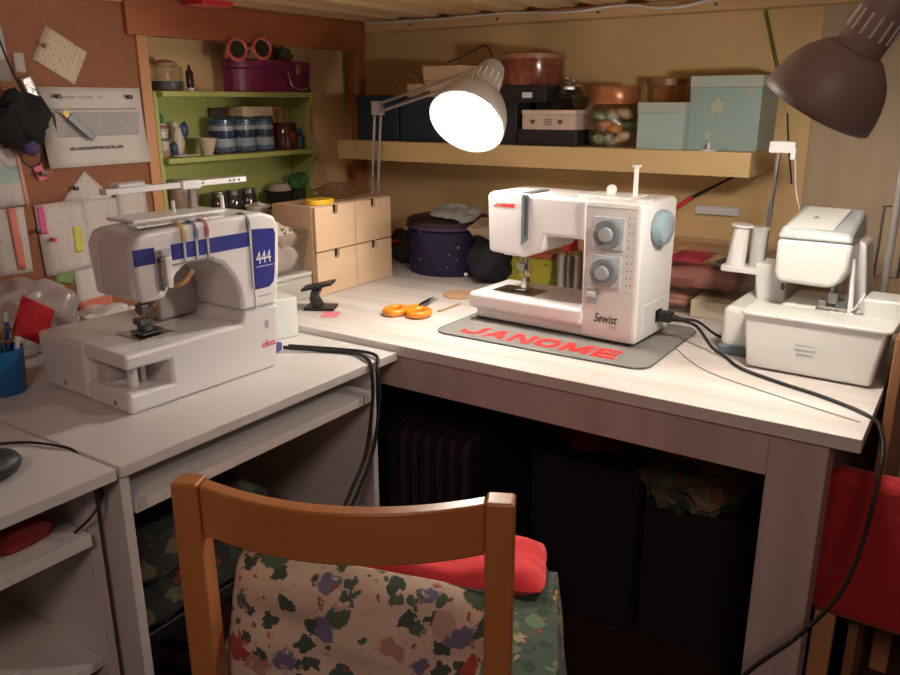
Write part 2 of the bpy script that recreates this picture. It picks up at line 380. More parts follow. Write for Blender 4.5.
tag(MB().box(-.09, .09, -.12, .12, 0, .018).build('notebook', paper, bevel=.002, loc=(-1.17, .33, .4016), rot=(0, 0, 1.1)), 'thick pale notebook lying over the paper on the low shelf', 'notebook')
tag(MB().ball((0, 0, 0), (.04, .05, .018), noise=.3).build('cloth_scrap', plain('dark_red_cloth', (.25, .02, .02), .9), loc=(-1.10, .50, .643)), 'dark red scrap of cloth on the keyboard shelf under the mouse', 'cloth')
mouse = tag(MB().ball((0, 0, 0), (.042, .056, .024), noise=.05, sub=4).build('computer_mouse', plain('dark_blue_plastic', (.006, .010, .018), .5), loc=(-1.105, .470, DZ+.0245)), 'dark navy computer mouse at the left edge of the desk', 'mouse')
attach(MB().tube([(-1.16, .44, DZ+.008), (-1.22, .45, DZ+.0035), (-1.258, .50, DZ+.0035), (-1.20, .575, DZ+.0035), (-1.13, .6035, DZ+.003), (-1.10, .6092, DZ-.004), (-1.06, .6085, .700), (-1.03, .600, .685), (-1.022, .575, .665), (-1.04, .555, .640)], .0022).build('mouse_cable', rubber), mouse)

# ================================================================ COVERSTITCH MACHINE (left)
E_ = thing('coverstitch_machine', 'white coverstitch machine with a royal blue band and 444 on its front', 'sewing machine', (-1.155, .745, DZ), math.radians(88))
bdp = [(0, 0), (.331, 0), (.344, .128), (.258, .128), (.250, .106), (0, .106), (0, .080), (.088, .078), (.088, .034), (0, .036)]
MB().prism(bdp, 0, .13).build('bed', white, E_, .007, 4)
MB().prism([(0, 0), (.331, 0), (.344, .128), (.258, .128), (.250, .106), (0, .106)], .128, .285).build('rear_bed', white, E_, .010, 4)
MB().box(.02, .0875, .095, .1275, .036, .079).build('looper_cover', plain('inner_plastic', (.55, .50, .47), .5), E_, .002)
MB().cyl((.035, .04, .036), (.035, .04, .079), .009, n=16).cyl((.065, .055, .036), (.065, .055, .079), .005, n=16).build('looper_post', white, E_)
arch = [(.046, .187), (.092, .187), (.102, .202), (.120, .226), (.140, .239), (.165, .243), (.195, .240), (.222, .226), (.242, .200), (.254, .172), (.257, .1285), (.345, .1285), (.357, .20), (.362, .282), (.353, .302), (.322, .312), (.20, .311), (.07, .306), (.050, .300), (.040, .278)]
MB().prism(arch, .003, .142).build('arm', white, E_, .008, 4)
MB().box(.17, .31, .1422, .20, .107, .235).build('arm_rear', plain('pinkish_white_plastic', (.66, .60, .58), .35), E_, .008)
MB().prism([(.036, .200), (.066, .182), (.066, .303), (.050, .300), (.038, .28)], .012, .108).build('face_cover', plain('pearl_white_cover', (.66, .65, .69), .15, coat=.6), E_, .016, 5)
MB().cyl((.358, .11, .22), (.372, .11, .22), .036, n=32).build('handwheel', white, E_, .004)
FR = (PI/2, 0, 0)
yb = .0018
for a, b in ((.0, .040), (.073, .097), (.103, .1225), (.1285, .1465), (.1525, .245)):
    MB().box(a+.040, b+.040, yb, .0045, .252 if a else .252, .2795).build('blue_band', navy, E_, .0006)
MB().prism([(.2905, .166), (.326, .166), (.338, .174), (.342, .190), (.350, .268), (.346, .279), (.2925, .283)], yb, .0045).build('blue_panel', navy, E_, .0005)
text('number_marking', '444', .034, whitep, E_, (.297, yb-.0003, .215), FR, .0003, 0, .78, space=.95)
MB().box(.297, .340, yb-.0006, yb+.001, .2085, .2097).build('marking_line', whitep, E_)
text('logo_marking', 'elna', .021, pinkp, E_, (.294, -.0006, .047), FR, .0004, 0, 1.15, space=.92)
MB().prism([(u*.55, v) for u, v in [(.009*math.cos(2*PI*k/20), .009*math.sin(2*PI*k/20)) for k in range(20)]], -.0012, .001).build('looper_latch', greyplastic, E_, loc=(.311, 0, .093))
MB().box(.2885, .2895, .0018, .006, .130, .300).build('panel_seam', greyplastic, E_)
MB().box(.258, .333, -.0004, .001, .1275, .1282).build('base_seam', greyplastic, E_)
for k in range(5): MB().box(.299+k*.0065, .303+k*.0065, .0022, .004, .150, .152).build('stitch_symbol', greyp, E_)
for (u, m) in ((.1395, yellowp), (.1655, bluep), (.1895, redpl), (.2835, greenp)):
    dl = MB().lathe([(0, -.0025), (.020, -.0025), (.0215, -.001), (.0215, .001), (.020, .0025), (0, .0025)], (u, .0195, .293), (1, 0, 0), 28).build('tension_dial', m, E_)
    for d_ in (-.0022, .0022): MB().lathe([(.0212, -.0006), (.0225, 0), (.0212, .0006)], (u+d_, .0195, .293), (1, 0, 0), 28).build('dial_rim', whitep, dl)
for u in (.1395, .1655, .1895, .2865): MB().box(u-.0022, u+.0022, .0004, .0035, .245 if u < .2 else .170, .289).build('thread_slot', greyplastic, E_)
MB().box(.112, .198, -.001, .0032, .2435, .2455).build('thread_guide', steel, E_)
lv = MB().prism([(.090, .209), (.102, .207), (.104, .262), (.089, .262)], -.012, .0028).build('thread_take_up_cover', white, E_, .003)
MB().box(.086, .106, -.008, .0028, .2625, .275).build('cover_cap', greyplastic, lv, .002)
MB().box(.082, .0885, -.008, .0028, .204, .262).build('cover_rail', steel, lv, .002)
# needle area
MB().cyl((.098, .090, .19), (.098, .090, .163), .006).cyl((.110, .090, .19), (.110, .090, .158), .005).build('needle_bar', steel, E_)
MB().box(.092, .116, .080, .102, .146, .164).build('needle_clamp', steel, E_, .003)
MB().cyl((.116, .09, .155), (.124, .09, .155), .004, n=12).build('clamp_screw', darkgrey, E_)
for u in (.098, .104, .110): MB().cyl((u, .088, .147), (u, .088, .108), .0009, n=6).build('needle', chrome, E_)
MB().cyl((.104, .102, .20), (.104, .102, .14), .004).box(.090, .118, .084, .110, .124, .136).box(.096, .112, .080, .108, .114, .124).box(.084, .124, .072, .112, .1092, .1135).build('presser_foot', darkgrey, E_, .002)
MB().box(.07, .145, .060, .135, .1062, .1075).build('needle_plate', steel, E_, .0005)
MB().tube([(.112, .075, .160), (.122, .06, .185), (.128, .040, .198), (.145, .02, .205), (.158, .010, .226)], .0045).build('thread_lever', plain('brass_lever', (.55, .33, .14), .4, .3), E_)
# thread stand
MB().box(.065, .245, .022, .060, .3105, .3145).build('thread_plate', white2, E_, .001)
for a in (.085, .110, .150, .165, .205, .215, .235):
    for b in range(2): MB().cyl((a, .030+.014*b, .3142), (a, .030+.014*b, .3152), .0026, n=10).build('thread_hole', greyp, E_)
MB().box(.10, .30, .085, .17, .309, .315).build('spool_stand', white, E_, .002)
for u in (.215, .33): MB().cyl((u, .13, .305), (u, .13, .336), .0042, .0036, 12).build('spool_pin', white, E_)
MB().cyl((.270, .15, .305), (.270, .15, .356), .0125, n=24).build('rail_post', clearp, E_)
MB().cyl((.270, .15, .305), (.270, .15, .357), .0045).build('rail_rod', steel, E_)
MB().box(.088, .405, .140, .162, .3565, .3675).build('thread_rail', white, E_, .0015)
MB().box(.110, .165, .134, .168, .3678, .3745).build('rail_slider', white, E_, .002)
MB().box(.245, .29, .137, .165, .352, .370).build('rail_clamp', white, E_, .004)
for u in (.295, .362, .372, .385): MB().cyl((u, .1388, .362), (u, .1405, .362), .0022, n=8).build('rail_hole', darkgrey, E_)
MB().lathe([(0, 0), (.005, 0), (.005, -.002), (0, -.0022)], (0, 0, 0), (-1, 0, 0), 14).build('screw', greyp, E_, loc=(-.0002, .045, .014))
MB().lathe([(0, 0), (.005, 0), (.005, -.002), (0, -.0022)], (0, 0, 0), (-1, 0, 0), 14).build('screw', greyp, E_, loc=(-.0002, .205, .018))

# ================================================================ GREY MAT
mt = thing('machine_mat', 'grey felt mat with red lettering beneath the sewing machine', 'mat', (-.99, 1.407, TZ), math.radians(0))
def rrect(w, h, r, n=6):
    out = []
    for cx, cy, a0 in ((w-r, r, -PI/2), (w-r, h-r, 0), (r, h-r, PI/2), (r, r, PI)):
        for k in range(n+1):
            a = a0+PI/2*k/n; out.append((cx+r*math.cos(a), cy+r*math.sin(a)))
    return out
MB().prism(rrect(.50, .345, .035), 0.0002, .0035, 'z').build('mat_body', feltm, mt, .0008)
MB().tube([(x, y, .0025) for x, y in rrect(.50, .345, .035)], .0018, smooth=1, closed=True).build('mat_edge', darkgrey, mt)
block_word('JANOME', .052, .026, .053, .060, .0085, .0037, .0042, 'z').build('lettering', redp, mt, smooth=False)

# ================================================================ SEWING MACHINE (centre)
J = thing('sewing_machine', 'white sewing machine with blue-grey dials and handwheel standing on the grey mat', 'sewing machine', (-.971, 1.548, TZ+.0045), math.radians(-3))
MB().box(.004, .408, .006, .172, 0.003, .032).build('base', white, J, .008)
for x, y in ((.02, .02), (.39, .02), (.02, .15), (.39, .15)): MB().cyl((x, y, 0), (x, y, .004), .009, n=14).build('foot', rubber, J)
MB().box(-.006, .292, -.012, .165, .028, .067).build('extension_table', white, J, .010, 4)
MB().prism([(.287, .006), (.4135, .006), (.4135, .290), (.409, .300), (.295, .300), (.283, .295)], -.002, .178).build('column', white, J, .007, 4)
MB().prism([(.036, .163), (.130, .158), (.178, .176), (.186, .212), (.288, .212), (.288, .2985), (.045, .3005), (.030, .294)], .010, .165).build('arm', white, J, .009, 4)
MB().box(.29, .405, -.003, .0, .014, .290).build('front_panel', plain('pearl_panel', (.66, .63, .61), .25, coat=.3), J, .001)
MB().box(.128, .134, .0085, .0105, .215, .297).build('take_up_slot', darkgrey, J)
MB().prism([(.124, .186), (.131, .192), (.142, .200), (.142, .2995), (.124, .2995)], .0078, .0105).build('thread_guide_strip', bluegrey, J, .0008)
MB().box(.131, .135, .0045, .0082, .21, .295).build('take_up_lever', steel, J)
MB().box(.120, .14, .02, .10, .2992, .3025).build('top_slot', darkgrey, J)
block_word('JANOME', .050, .268, .0078, .0085, .0014, .0094, .0102, 'y').build('logo_marking', redp, J, smooth=False)
# needle
MB().cyl((.098, .062, .175), (.098, .062, .11), .0035).box(.088, .108, .054, .070, .118, .135).build('needle_bar', steel, J, .001)
MB().cyl((.104, .075, .175), (.104, .075, .10), .0040).box(.086, .114, .048, .082, .0705, .0745).box(.097, .109, .06, .078, .0745, .10).build('presser_foot', chrome, J, .001)
MB().cyl((.098, .06, .112), (.098, .06, .075), .0009, n=6).build('needle', chrome, J)
MB().box(.035, .145, .03, .10, .0668, .0685).build('needle_plate', steel, J, .0005)
MB().box(.075, .105, .045, .075, .0686, .0695).build('feed_dog', black, J)
MB().box(.05, .085, .055, .10, .150, .160).build('threader', white, J, .002)
for zz in (.235, .155):
    u = .345 if zz > .2 else .341
    MB().box(u-.034, u+.034, -.0075, -.0028, zz-.034, zz+.034).build('dial_bezel', plain('pearl_bezel', (.50, .52, .54), .25, coat=.3), J, .008)
    dd = MB().lathe([(0, 0), (.030, 0), (.031, .004), (.029, .013), (.0, .013)], (u, -.0075, zz), (0, -1, 0), 40).build('dial', bluegrey, J)
    MB().lathe([(.022, .0132), (.022, .0137), (.029, .0137), (.029, .0132)], (u, -.0075, zz), (0, -1, 0), 40).build('dial_ring', greyp, dd)
    MB().lathe([(0, .0), (.015, .0), (.014, .022), (.0, .023)], (u, -.0075, zz), (0, -1, 0), 28).build('dial_knob', plain('silver_knob', (.5, .54, .56), .25, .3), dd)
MB().box(.298, .327, -.006, -.002, .083, .117).build('reverse_lever_frame', greyplastic, J, .003)
MB().box(.302, .323, -.012, -.005, .097, .109).build('reverse_lever', white, J, .003)
for k in range(11):
    MB().box(.386-.0008*(10-k)*0, .3885, -.0036, -.0028, .113+k*.0155, .118+k*.0155).build('stitch_symbol', greyp, J)
    MB().box(.3945, .3975, -.0036, -.0028, .1135+k*.0155, .1165+k*.0155).build('stitch_symbol', greyp, J)
text('model_marking', 'Sewist', .027, black, J, (.318, -.0033, .045), FR, .0003, .0003, .75, .25)
text('model_number', '525S', .008, greyp, J, (.355, -.0033, .034), FR, .0003, 0, 1)
MB().box(.29, .40, -.0034, -.0028, .286, .2868).build('panel_line', greyp, J)
hw = MB().lathe([(0, 0), (.034, 0), (.037, .004), (.037, .014), (.034, .022), (.026, .026), (0, .027)], (.4145, .075, .245), (1, 0, 0), 40).build('handwheel', plain('sky_blue_plastic', (.25, .34, .40), .3, coat=.2), J)
MB().cyl((.354, .09, .299), (.354, .09, .363), .0052, .0048).cyl((.354, .09, .363), (.354, .09, .367), .0095).build('spool_pin', white, J, .0008)
MB().lathe([(0, 0), (.011, .001), (.011, .003), (0, .004)], (.295, .10, .312), (.4, -1, .1), 20).build('bobbin_winder', white, J)
MB().box(.285, .30, .095, .105, .298, .314).build('bobbin_winder_arm', white, J, .001)
MB().box(.24, .36, .05, .14, .2985, .303).build('top_tray', white, J, .002)
MB().box(.385, .408, .03, .06, .2985, .304).build('bobbin_stop', white, J, .002)
MB().box(.4130, .4155, .03, .14, .012, .085).build('socket_panel', white, J, .002)
for k in range(4): MB().box(.4132, .4148, .04+.012*k, .045+.012*k, .02, .075).build('vent_rib', greyplastic, J, .0004) if k < 2 else None
pg = MB().box(.4157, .418, .095, .125, .035, .062).build('power_socket', black, J)
pl = MB().box(.4182, .448, .098, .122, .037, .060).build('power_plug', rubber, J, .004)
MB().cyl((.448, .11, .048), (.472, .11, .046), .0085, .005, 12).build('strain_relief', rubber, pl)
attach(MB().tube([(-.497, 1.632, TZ+.05), (-.46, 1.62, TZ+.045), (-.42, 1.60, TZ+.012), (-.385, 1.575, TZ+.0035), (-.34, 1.52, TZ+.0035), (-.26, 1.475, TZ+.0035), (-.19, 1.445, TZ+.0035), (-.13, 1.41, TZ+.0035), (-.100, 1.385, TZ+.003), (-.084, 1.375, TZ-.005), (-.072, 1.35, .72), (-.069, 1.32, .692), (-.072, 1.28, .604), (-.089, 1.24, .512), (-.135, 1.20, .435), (-.202, 1.16, .356), (-.30, 1.10, .20), (-.40, 1.05, .01)], .0035).build('power_cord', rubber), J)
attach(MB().tube([(-.497, 1.638, TZ+.052), (-.47, 1.66, TZ+.045), (-.44, 1.69, TZ+.015), (-.41, 1.70, TZ+.004), (-.37, 1.695, TZ+.004)], .003).build('power_cord', rubber), J)
tag(MB().tube([(-.62, 1.78, TZ+.0025), (-.50, 1.60, TZ+.0015), (-.40, 1.48, TZ+.0015), (-.28, 1.42, TZ+.0015), (-.11, 1.355, TZ+.0015)], .0012).build('thread', plain('grey_thread', (.35, .33, .3), .7)), 'thin grey thread lying on the table in front of the overlocker', 'thread')

# ================================================================ OVERLOCKER (right)
V = thing('overlocker', 'white overlock machine with waste tray and thread stand at the right table corner', 'sewing machine', (-.337, 1.54, TZ), math.radians(-2))
MB().box(-.074, .205, .068, .27, .012, .100).build('base', white2, V, .014, 5)
MB().box(-.076, .03, .062, .262, .0, .020).box(.03, .20, .08, .262, .0, .014).build('foot_plate', bluegrey, V, .004)
for k in range(7): MB().box(-.0755, -.073, .10+.012*k, .104+.012*k, .035, .075).build('vent', greyplastic, V)
tr = MB()
o0 = [(.0, 0, .004), (.219, 0, .004), (.222, .062, .004), (.0, .062, .004)]; o1 = [(-.012, -.008, .112), (.236, -.008, .112), (.240, .066, .112), (-.012, .066, .112)]
tr.hexa(o0, o1).build('waste_tray', white2, V, .007, 4)
MB().prism(rrect(.262, .095, .014), .108, .1155, 'z').build('tray_top', white2, V, .003, loc=(-.018, -.014, 0))
MB().box(.085, .125, -.0052, -.003, .055, .057).box(.09, .12, -.0052, -.003, .047, .0485).box(.088, .122, -.0052, -.003, .063, .0645).build('embossed_marking', greyplastic, V, loc=(0, 0, 0))
MB().hexa([(.185, .075, .09), (.245, .075, .09), (.238, .14, .09), (.185, .14, .09)], [(.178, .07, .150), (.262, .07, .150), (.262, .15, .150), (.178, .15, .150)]).build('side_tray', white2, V, .006)
MB().hexa([(.02, .10, .086), (.20, .10, .086), (.20, .26, .086), (.02, .26, .086)], [(.03, .11, .112), (.18, .11, .112), (.18, .26, .112), (.03, .26, .112)]).build('work_bed', white2, V, .004)
# head
hp = [(.022, .160), (.118, .158), (.136, .172), (.147, .195), (.148, .248), (.018, .248), (.014, .235), (.014, .18)]
MB().prism(hp, .075, .235).build('head', white2, V, .011, 5)
MB().hexa([(.014, .070, .246), (.149, .070, .246), (.147, .232, .246), (.014, .232, .246)], [(.020, .078, .268), (.143, .078, .262), (.141, .225, .294), (.026, .225, .296)]).build('head_cover', greyplastic, V, .008, 4)
MB().hexa([(.03, .0845, .2685), (.11, .0845, .2665), (.118, .20, .2935), (.04, .20, .2935)], [(.03, .0845, .2695), (.11, .0845, .2675), (.118, .20, .2945), (.04, .20, .2945)]).build('cover_plate', white2, V)
MB().prism([(.062, .0), (.074, .0), (.068, .01)], 0, .0008, 'z').build('warning_mark', greyp, V, loc=(0, .135, .2815), rot=(.26, 0, 0))
MB().prism([(.134, .100), (.176, .100), (.160, .236), (.142, .246)], .150, .235).build('arm', white2, V, .006)
MB().prism([(.150, .11), (.160, .11), (.152, .215), (.146, .215)], .10, .108).build('lever', white, V, .002)
MB().tube([(.150, .10, .11), (.165, .095, .125), (.172, .09, .14), (.176, .10, .15)], .0025).build('looper_arm', white, V)
MB().box(.095, .165, .085, .150, .1121, .1145).build('needle_plate', chrome, V, .0005)
MB().cyl((.118, .12, .17), (.118, .12, .135), .005).box(.112, .130, .108, .132, .124, .145).build('needle_clamp', steel, V, .001)
for u in (.116, .122): MB().cyl((u, .118, .126), (u, .118, .115), .0008, n=6).build('needle', chrome, V)
MB().box(.100, .150, .095, .135, .1148, .119).cyl((.126, .128, .165), (.126, .128, .119), .0038).box(.098, .112, .098, .118, .1185, .130).build('presser_foot', steel, V, .001)
MB().box(.128, .148, .10, .14, .118, .128).box(.143, .15, .10, .12, .118, .145).build('cutting_blade', darkgrey, V, .001)
MB().ball((.034, .078, .152), (.004, .004, .008)).build('light_switch', black, V)
# thread stand
MB().cyl((-.042, .205, .085), (-.031, .205, .405), .004).build('stand_rod', steel, V)
MB().cyl((-.050, .212, .085), (-.040, .212, .30), .0035).build('stand_rod', chrome, V)
MB().box(-.05, .0, .195, .215, .398, .421).box(-.008, .002, .195, .215, .385, .41).build('thread_guide_bar', white, V, .003)
MB().prism(rrect(.085, .055, .012), .150, .163, 'z').build('spool_platform', white, V, .003, loc=(-.118, .165, 0))
MB().cyl((-.092, .19, .16), (-.085, .19, .245), .020, .016).cyl((-.0845, .19, .245), (-.0842, .19, .25), .023).build('spool_holder', white, V, .001)
MB().cyl((-.052, .20, .16), (-.050, .20, .24), .015).cyl((-.05, .2, .24), (-.05, .2, .246), .018).build('spool_cap', plain('translucent_grey', (.5, .5, .48), .3), V)
MB().hexa([(-.035, .17, .085), (.02, .17, .085), (.02, .24, .085), (-.035, .24, .085)], [(-.047, .165, .175), (.022, .165, .175), (.022, .245, .175), (-.047, .245, .175)]).build('stand_socket', white2, V, .006)
MB().tube([(.0, .205, .392), (.012, .19, .33), (.028, .17, .292)], .0008, n=5).build('loose_thread', whitep, V)

# ================================================================ DESK LAMPS
taupe = plain('taupe_lacquer', (.25, .185, .16), .5, var=.05)
inner = plain('white_enamel', (.8, .78, .74), .5, var=.01)
greyl = plain('silver_grey_lacquer', (.36, .34, .32), .4, var=.04, coat=.2)
slitm = plain('bright_slit_metal', (.78, .75, .72), .3, .4)
def lamp_head(root, c, ax, R, dome, power, outer, name):
    """c = centre of the opening, ax = direction light leaves"""
    ax = Vector(ax).normalized(); k = R/.0825
    prof = [(R, 0), (R*.985, -.016*k), (R*.94, -.034*k), (R*.87, -.050*k), (R*.76, -.066*k), (R*.62, -.078*k), (.042*k, -.087*k), (.034*k, -.091*k)]
    sh = MB().lathe(prof, c, ax, 48).build('lamp_shade', outer, root)
    so = sh.modifiers.new('solid', 'SOLIDIFY'); so.thickness = .0012; so.offset = 0
    MB().lathe([(r-.003, z) for r, z in prof], c, ax, 48).build('shade_lining', inner, root)
    nk = MB().lathe([(.034*k, -.088*k), (.033*k, -.100*k), (.031*k, -.155*k), (.026*k, -.175*k), (.012*k, -.183*k), (0, -.183*k)], c, ax, 32).build('lamp_neck', outer, root)
    q = ax.to_track_quat('Z', 'Y').to_matrix()
    for i in range(14):
        a = 2*PI*i/14; e = q @ Vector((math.cos(a), math.sin(a), 0))
        p = Vector(c)-ax*.112*k+e*.0322*k; p2 = Vector(c)-ax*.142*k+e*.0312*k
        MB().cyl(p, p2, .0022*k, n=8).build('cooling_slit', slitm, nk)
    bl = MB().ball(Vector(c)-ax*.040*k, .030*k).cyl(Vector(c)-ax*.065*k, Vector(c)-ax*.105*k, .016*k).build('bulb', plain('glowing_bulb', (1, .95, .85), .4, emit=((1, .90, .74), 40)), root)
    bl.visible_shadow = True
    l = bpy.data.lights.new(name, 'POINT'); l.energy = power; l.color = LAMP_COLOR; l.shadow_soft_size = .03
    lo = bpy.data.objects.new(name, l); COL.objects.link(lo); lo.location = Vector(c)-ax*.003*k; lo.parent = root
    return Vector(c)-ax*.175*k
# lamp with its lit opening turned to the room
la = thing('desk_lamp', 'silver-grey spring arm desk lamp with its glowing opening facing the room', 'lamp', (0, 0, 0))
hb = lamp_head(la, (-.978, 1.528, 1.205), (.09, -.75, -.63), .0872, 0, LAMP_A_POWER, greyl, 'bulb_light')
base = Vector((-1.535, 1.865, TZ)); elb = Vector((-1.493, 1.86, 1.232))
MB().lathe([(0, 0), (.028, 0), (.028, .012), (.014, .018), (.012, .05), (0, .05)], base+Vector((0, 0, .0002))).build('lamp_base', greyl, la)
def rods(a, b, off, r, name, root, m):
    for sgn in (-1, 1): MB().cyl(a+off*sgn, b+off*sgn, r, n=10).build(name, m, root)
rods(base+Vector((0, 0, .04)), elb, Vector((.008, .004, 0)), .0042, 'lower_arm', la, greyl)
MB().box(-.018, .018, -.01, .01, -.02, .02).build('elbow_joint', greyl, la, .003, loc=elb, rot=(0, 0, .4))
rods(elb, hb, Vector((0, 0, .011)), .0042, 'upper_arm', la, greyl)
MB().tube([elb+Vector((.03, 0, -.005)), elb*.5+hb*.5+Vector((0, 0, -.004)), ], .0045, smooth=1).build('spring', steel, la)
MB().ball(hb, .017).build('head_joint', greyl, la)
MB().tube([hb+Vector((0, .0, .02)), hb+Vector((-.02, .0, .05)), hb+Vector((-.07, .02, .04)), hb+Vector((-.12, .03, .025)), hb+Vector((-.16, .05, .02))], .0022).build('lamp_cord', rubber, la)
# lamp seen from outside, near the right edge
lb = thing('desk_lamp', 'taupe spring arm desk lamp hanging over the overlocker, its opening turned down', 'lamp', (0, 0, 0))
hb2 = lamp_head(lb, (-.229, 1.33, 1.240), (-.50, .10, -.86), .084, 0, LAMP_B_POWER, taupe, 'bulb_light')
elb2 = Vector((-.143, 1.845, 1.36)); base2 = Vector((-.146, 1.850, TZ))
MB().lathe([(0, 0), (.028, 0), (.028, .012), (.014, .018), (.012, .05), (0, .05)], base2+Vector((0, 0, .0002))).build('lamp_base', taupe, lb)
MB().cyl(base2+Vector((0, 0, .04)), elb2, .008, n=14).build('lower_arm', greyl, lb)
for off in (-.022, .022):
    a = base2.lerp(elb2, .24)+Vector((off, 0, 0)); b = base2.lerp(elb2, .48)+Vector((off, 0, 0))
    MB().tube([base2.lerp(elb2, .24), a, b, base2.lerp(elb2, .48)], .0028, smooth=1).build('spring_rod', steel, lb)
jt = Vector((-.118, 1.385, 1.345))
rods(elb2, jt, Vector((0, 0, .012)), .0045, 'upper_arm', lb, greyl)
MB().tube([jt+Vector((0, 0, .01)), jt.lerp(hb2, .6), hb2], .008, smooth=1).build('head_joint', black, lb)
MB().tube([jt, jt+Vector((.004, .0, -.03)), jt+Vector((.006, .0, -.05))], .006, smooth=2).build('wing_bolt', black, lb)

# ================================================================ WALL SHELF, back wall
ws = thing('wall_shelf', 'thick ochre floating shelf along the back wall holding boxes and jars', 'shelf', (0, 0, 0))
MB().box(-1.69, -.452, 1.90, 2.1495, 1.081, 1.137).build('shelf_board', cupboardm, ws, .0015)
SZ = 1.1372
def boxthing(name, label, cat, x0, x1, y0, y1, z0, z1, m, bev=.002, rotz=0, lid=None, group=None):
    r = thing(name, label, cat, ((x0+x1)/2, (y0+y1)/2, z0), rotz, group); hx, hy, h = (x1-x0)/2, (y1-y0)/2, z1-z0
    if lid:
        lh, lm = lid
        MB().box(-hx+.0015, hx-.0015, -hy+.0015, hy-.0015, 0, h-lh).build('box_body', m, r, bev)
        MB().box(-hx, hx, -hy, hy, h-lh+.0002, h).build('lid', lm, r, bev)
    else: MB().box(-hx, hx, -hy, hy, 0, h).build('box_body', m, r, bev)
    return r
navybox = plain('dark_teal_card', (.015, .03, .05), .55)
boxthing('storage_box', 'wide dark navy box at the left end of the wall shelf', 'box', -1.635, -1.475, 1.93, 2.12, SZ, 1.268, navybox, .003, lid=(.03, navybox))
boxthing('storage_box', 'dark navy box behind the silver-grey lamp, with pine boxes on it', 'box', -1.47, -1.245, 1.93, 2.12, SZ, 1.262, navybox, .003, lid=(.03, navybox))
boxthing('wooden_box', 'pale wooden box lying directly on the navy box', 'box', -1.385, -1.26, 1.94, 2.08, 1.2622, 1.306, birch, .002)
boxthing('wooden_box', 'pale wooden box stacked topmost over the navy box', 'box', -1.393, -1.265, 1.945, 2.08, 1.3062, 1.347, birch, .002)
boxthing('wooden_box', 'small light wooden box beside the stacked pair on the navy box', 'box', -1.455, -1.395, 1.95, 2.05, 1.2622, 1.30, birch, .002)
tag(MB().tube([(-1.58, 2.03, 1.2725), (-1.555, 2.03, 1.31), (-1.50, 2.03, 1.325), (-1.47, 2.03, 1.30), (-1.462, 2.03, 1.267)], .005).build('basket_handle', birch), 'curved pale wooden hoop standing on the navy boxes', 'hoop')
blk = plain('black_card', (.014, .014, .018), .5)
boxthing('storage_box', 'black box with small white label standing behind the lamp shade', 'box', -1.135, -1.075, 1.93, 2.08, SZ, 1.246, blk, .002)
bb = boxthing('storage_box', 'long black box under the heart-marked pink box', 'box', -1.07, -.895, 1.925, 2.10, SZ, 1.178, blk, .002)
pk = boxthing('keepsake_box', 'pale pink box with dark heart markings on its front', 'box', -1.058, -.900, 1.925, 2.10, 1.1782, 1.228, plain('pale_pink_card', (.60, .47, .40), .6), .002, lid=(.012, plain('pale_pink_lid', (.66, .54, .46), .6)))
def heart(s): return [(s*.16*(math.sin(a)**3)*6.2/6, s*(.13*math.cos(a)-.05*math.cos(2*a)-.02*math.cos(3*a)-.01*math.cos(4*a))) for a in [2*PI*k/24 for k in range(24)]]
hm = plain('brown_print', (.12, .05, .05), .6)
for u in (-.045, .035): MB().prism(heart(.045), -.0883, -.0875).build('heart_marking', hm, pk, loc=(u, 0, .02))
MB().box(-.012, .010, -.0883, -.0875, .012, .014).box(-.012, .010, -.0883, -.0875, .018, .020).box(-.012, .010, -.0883, -.0875, .024, .026).build('small_print', hm, pk)
MB().prism(heart(.04), .0, .0008, 'x').build('heart_marking', hm, pk, loc=(.0778, 0, .02))
bx2 = boxthing('storage_box', 'dark box with a white label carrying the round red tin', 'box', -1.135, -.995, 1.94, 2.10, 1.2465, 1.290, blk, .002)
MB().box(.0, .03, -.0808, -.0802, .012, .026).build('label', whitep, bx2)
# support for the dark box: a second black box
boxthing('storage_box', 'black box between the lamp shade and the chrome-topped jar', 'box', -1.05, -.995, 1.99, 2.11, 1.2285, 1.2462, blk, .002)
rt = thing('round_tin', 'large round clear tin with red contents and a brownish lid', 'tin', (-1.085, 2.03, 1.2902))
MB().lathe([(0, 0), (.086, 0), (.088, .004), (.088, .068), (0, .068)]).build('tin_body', plain('mottled_red_brown', (.22, .06, .035), .2, var=.8, scale=60, coat=.5), rt)
MB().lathe([(0, .0682), (.090, .0682), (.091, .080), (.086, .084), (0, .084)]).build('lid', plain('tan_lid', (.35, .17, .09), .4), rt)
cj = thing('glass_jar', 'squat dark glass jar with chrome clamp lid on the pink box', 'jar', (-.958, 2.01, 1.2284))
MB().lathe([(0, 0), (.040, 0), (.050, .012), (.050, .030), (.034, .044), (.030, .050), (0, .050)]).build('jar_body', glass('dark_glass', (.12, .13, .12), .08), cj)
MB().lathe([(0, .0502), (.032, .0502), (.034, .058), (.020, .066), (0, .068)]).build('lid', chrome, cj)
MB().tube([(-.012, 0, .066), (-.010, 0, .080), (.010, 0, .080), (.012, 0, .066)], .004).build('knob', chrome, cj)
cd = thing('sweet_jar', 'clear glass jar of wrapped sweets with a copper lid', 'jar', (-.822, 1.99, SZ))
MB().lathe([(0, .003), (.055, .003), (.066, .018), (.066, .078), (.054, .102), (.052, .106)], n=40).build('jar_body', glassm, cd)
MB().lathe([(0, .106), (.060, .106), (.062, .110), (.062, .142), (.058, .150), (0, .150)], n=40).build('lid', plain('copper_lid', (.42, .16, .07), .3, .4), cd)
swc = [plain('sweet_%s' % n, c, .35, coat=.3) for n, c in (('white', (.7, .68, .6)), ('orange', (.6, .25, .08)), ('green', (.25, .33, .14)), ('cream', (.65, .5, .3)), ('rose', (.6, .3, .22)))]
sl = [('white', 'cream-white'), ('orange', 'orange'), ('green', 'green'), ('cream', 'golden cream'), ('rose', 'rose pink')]
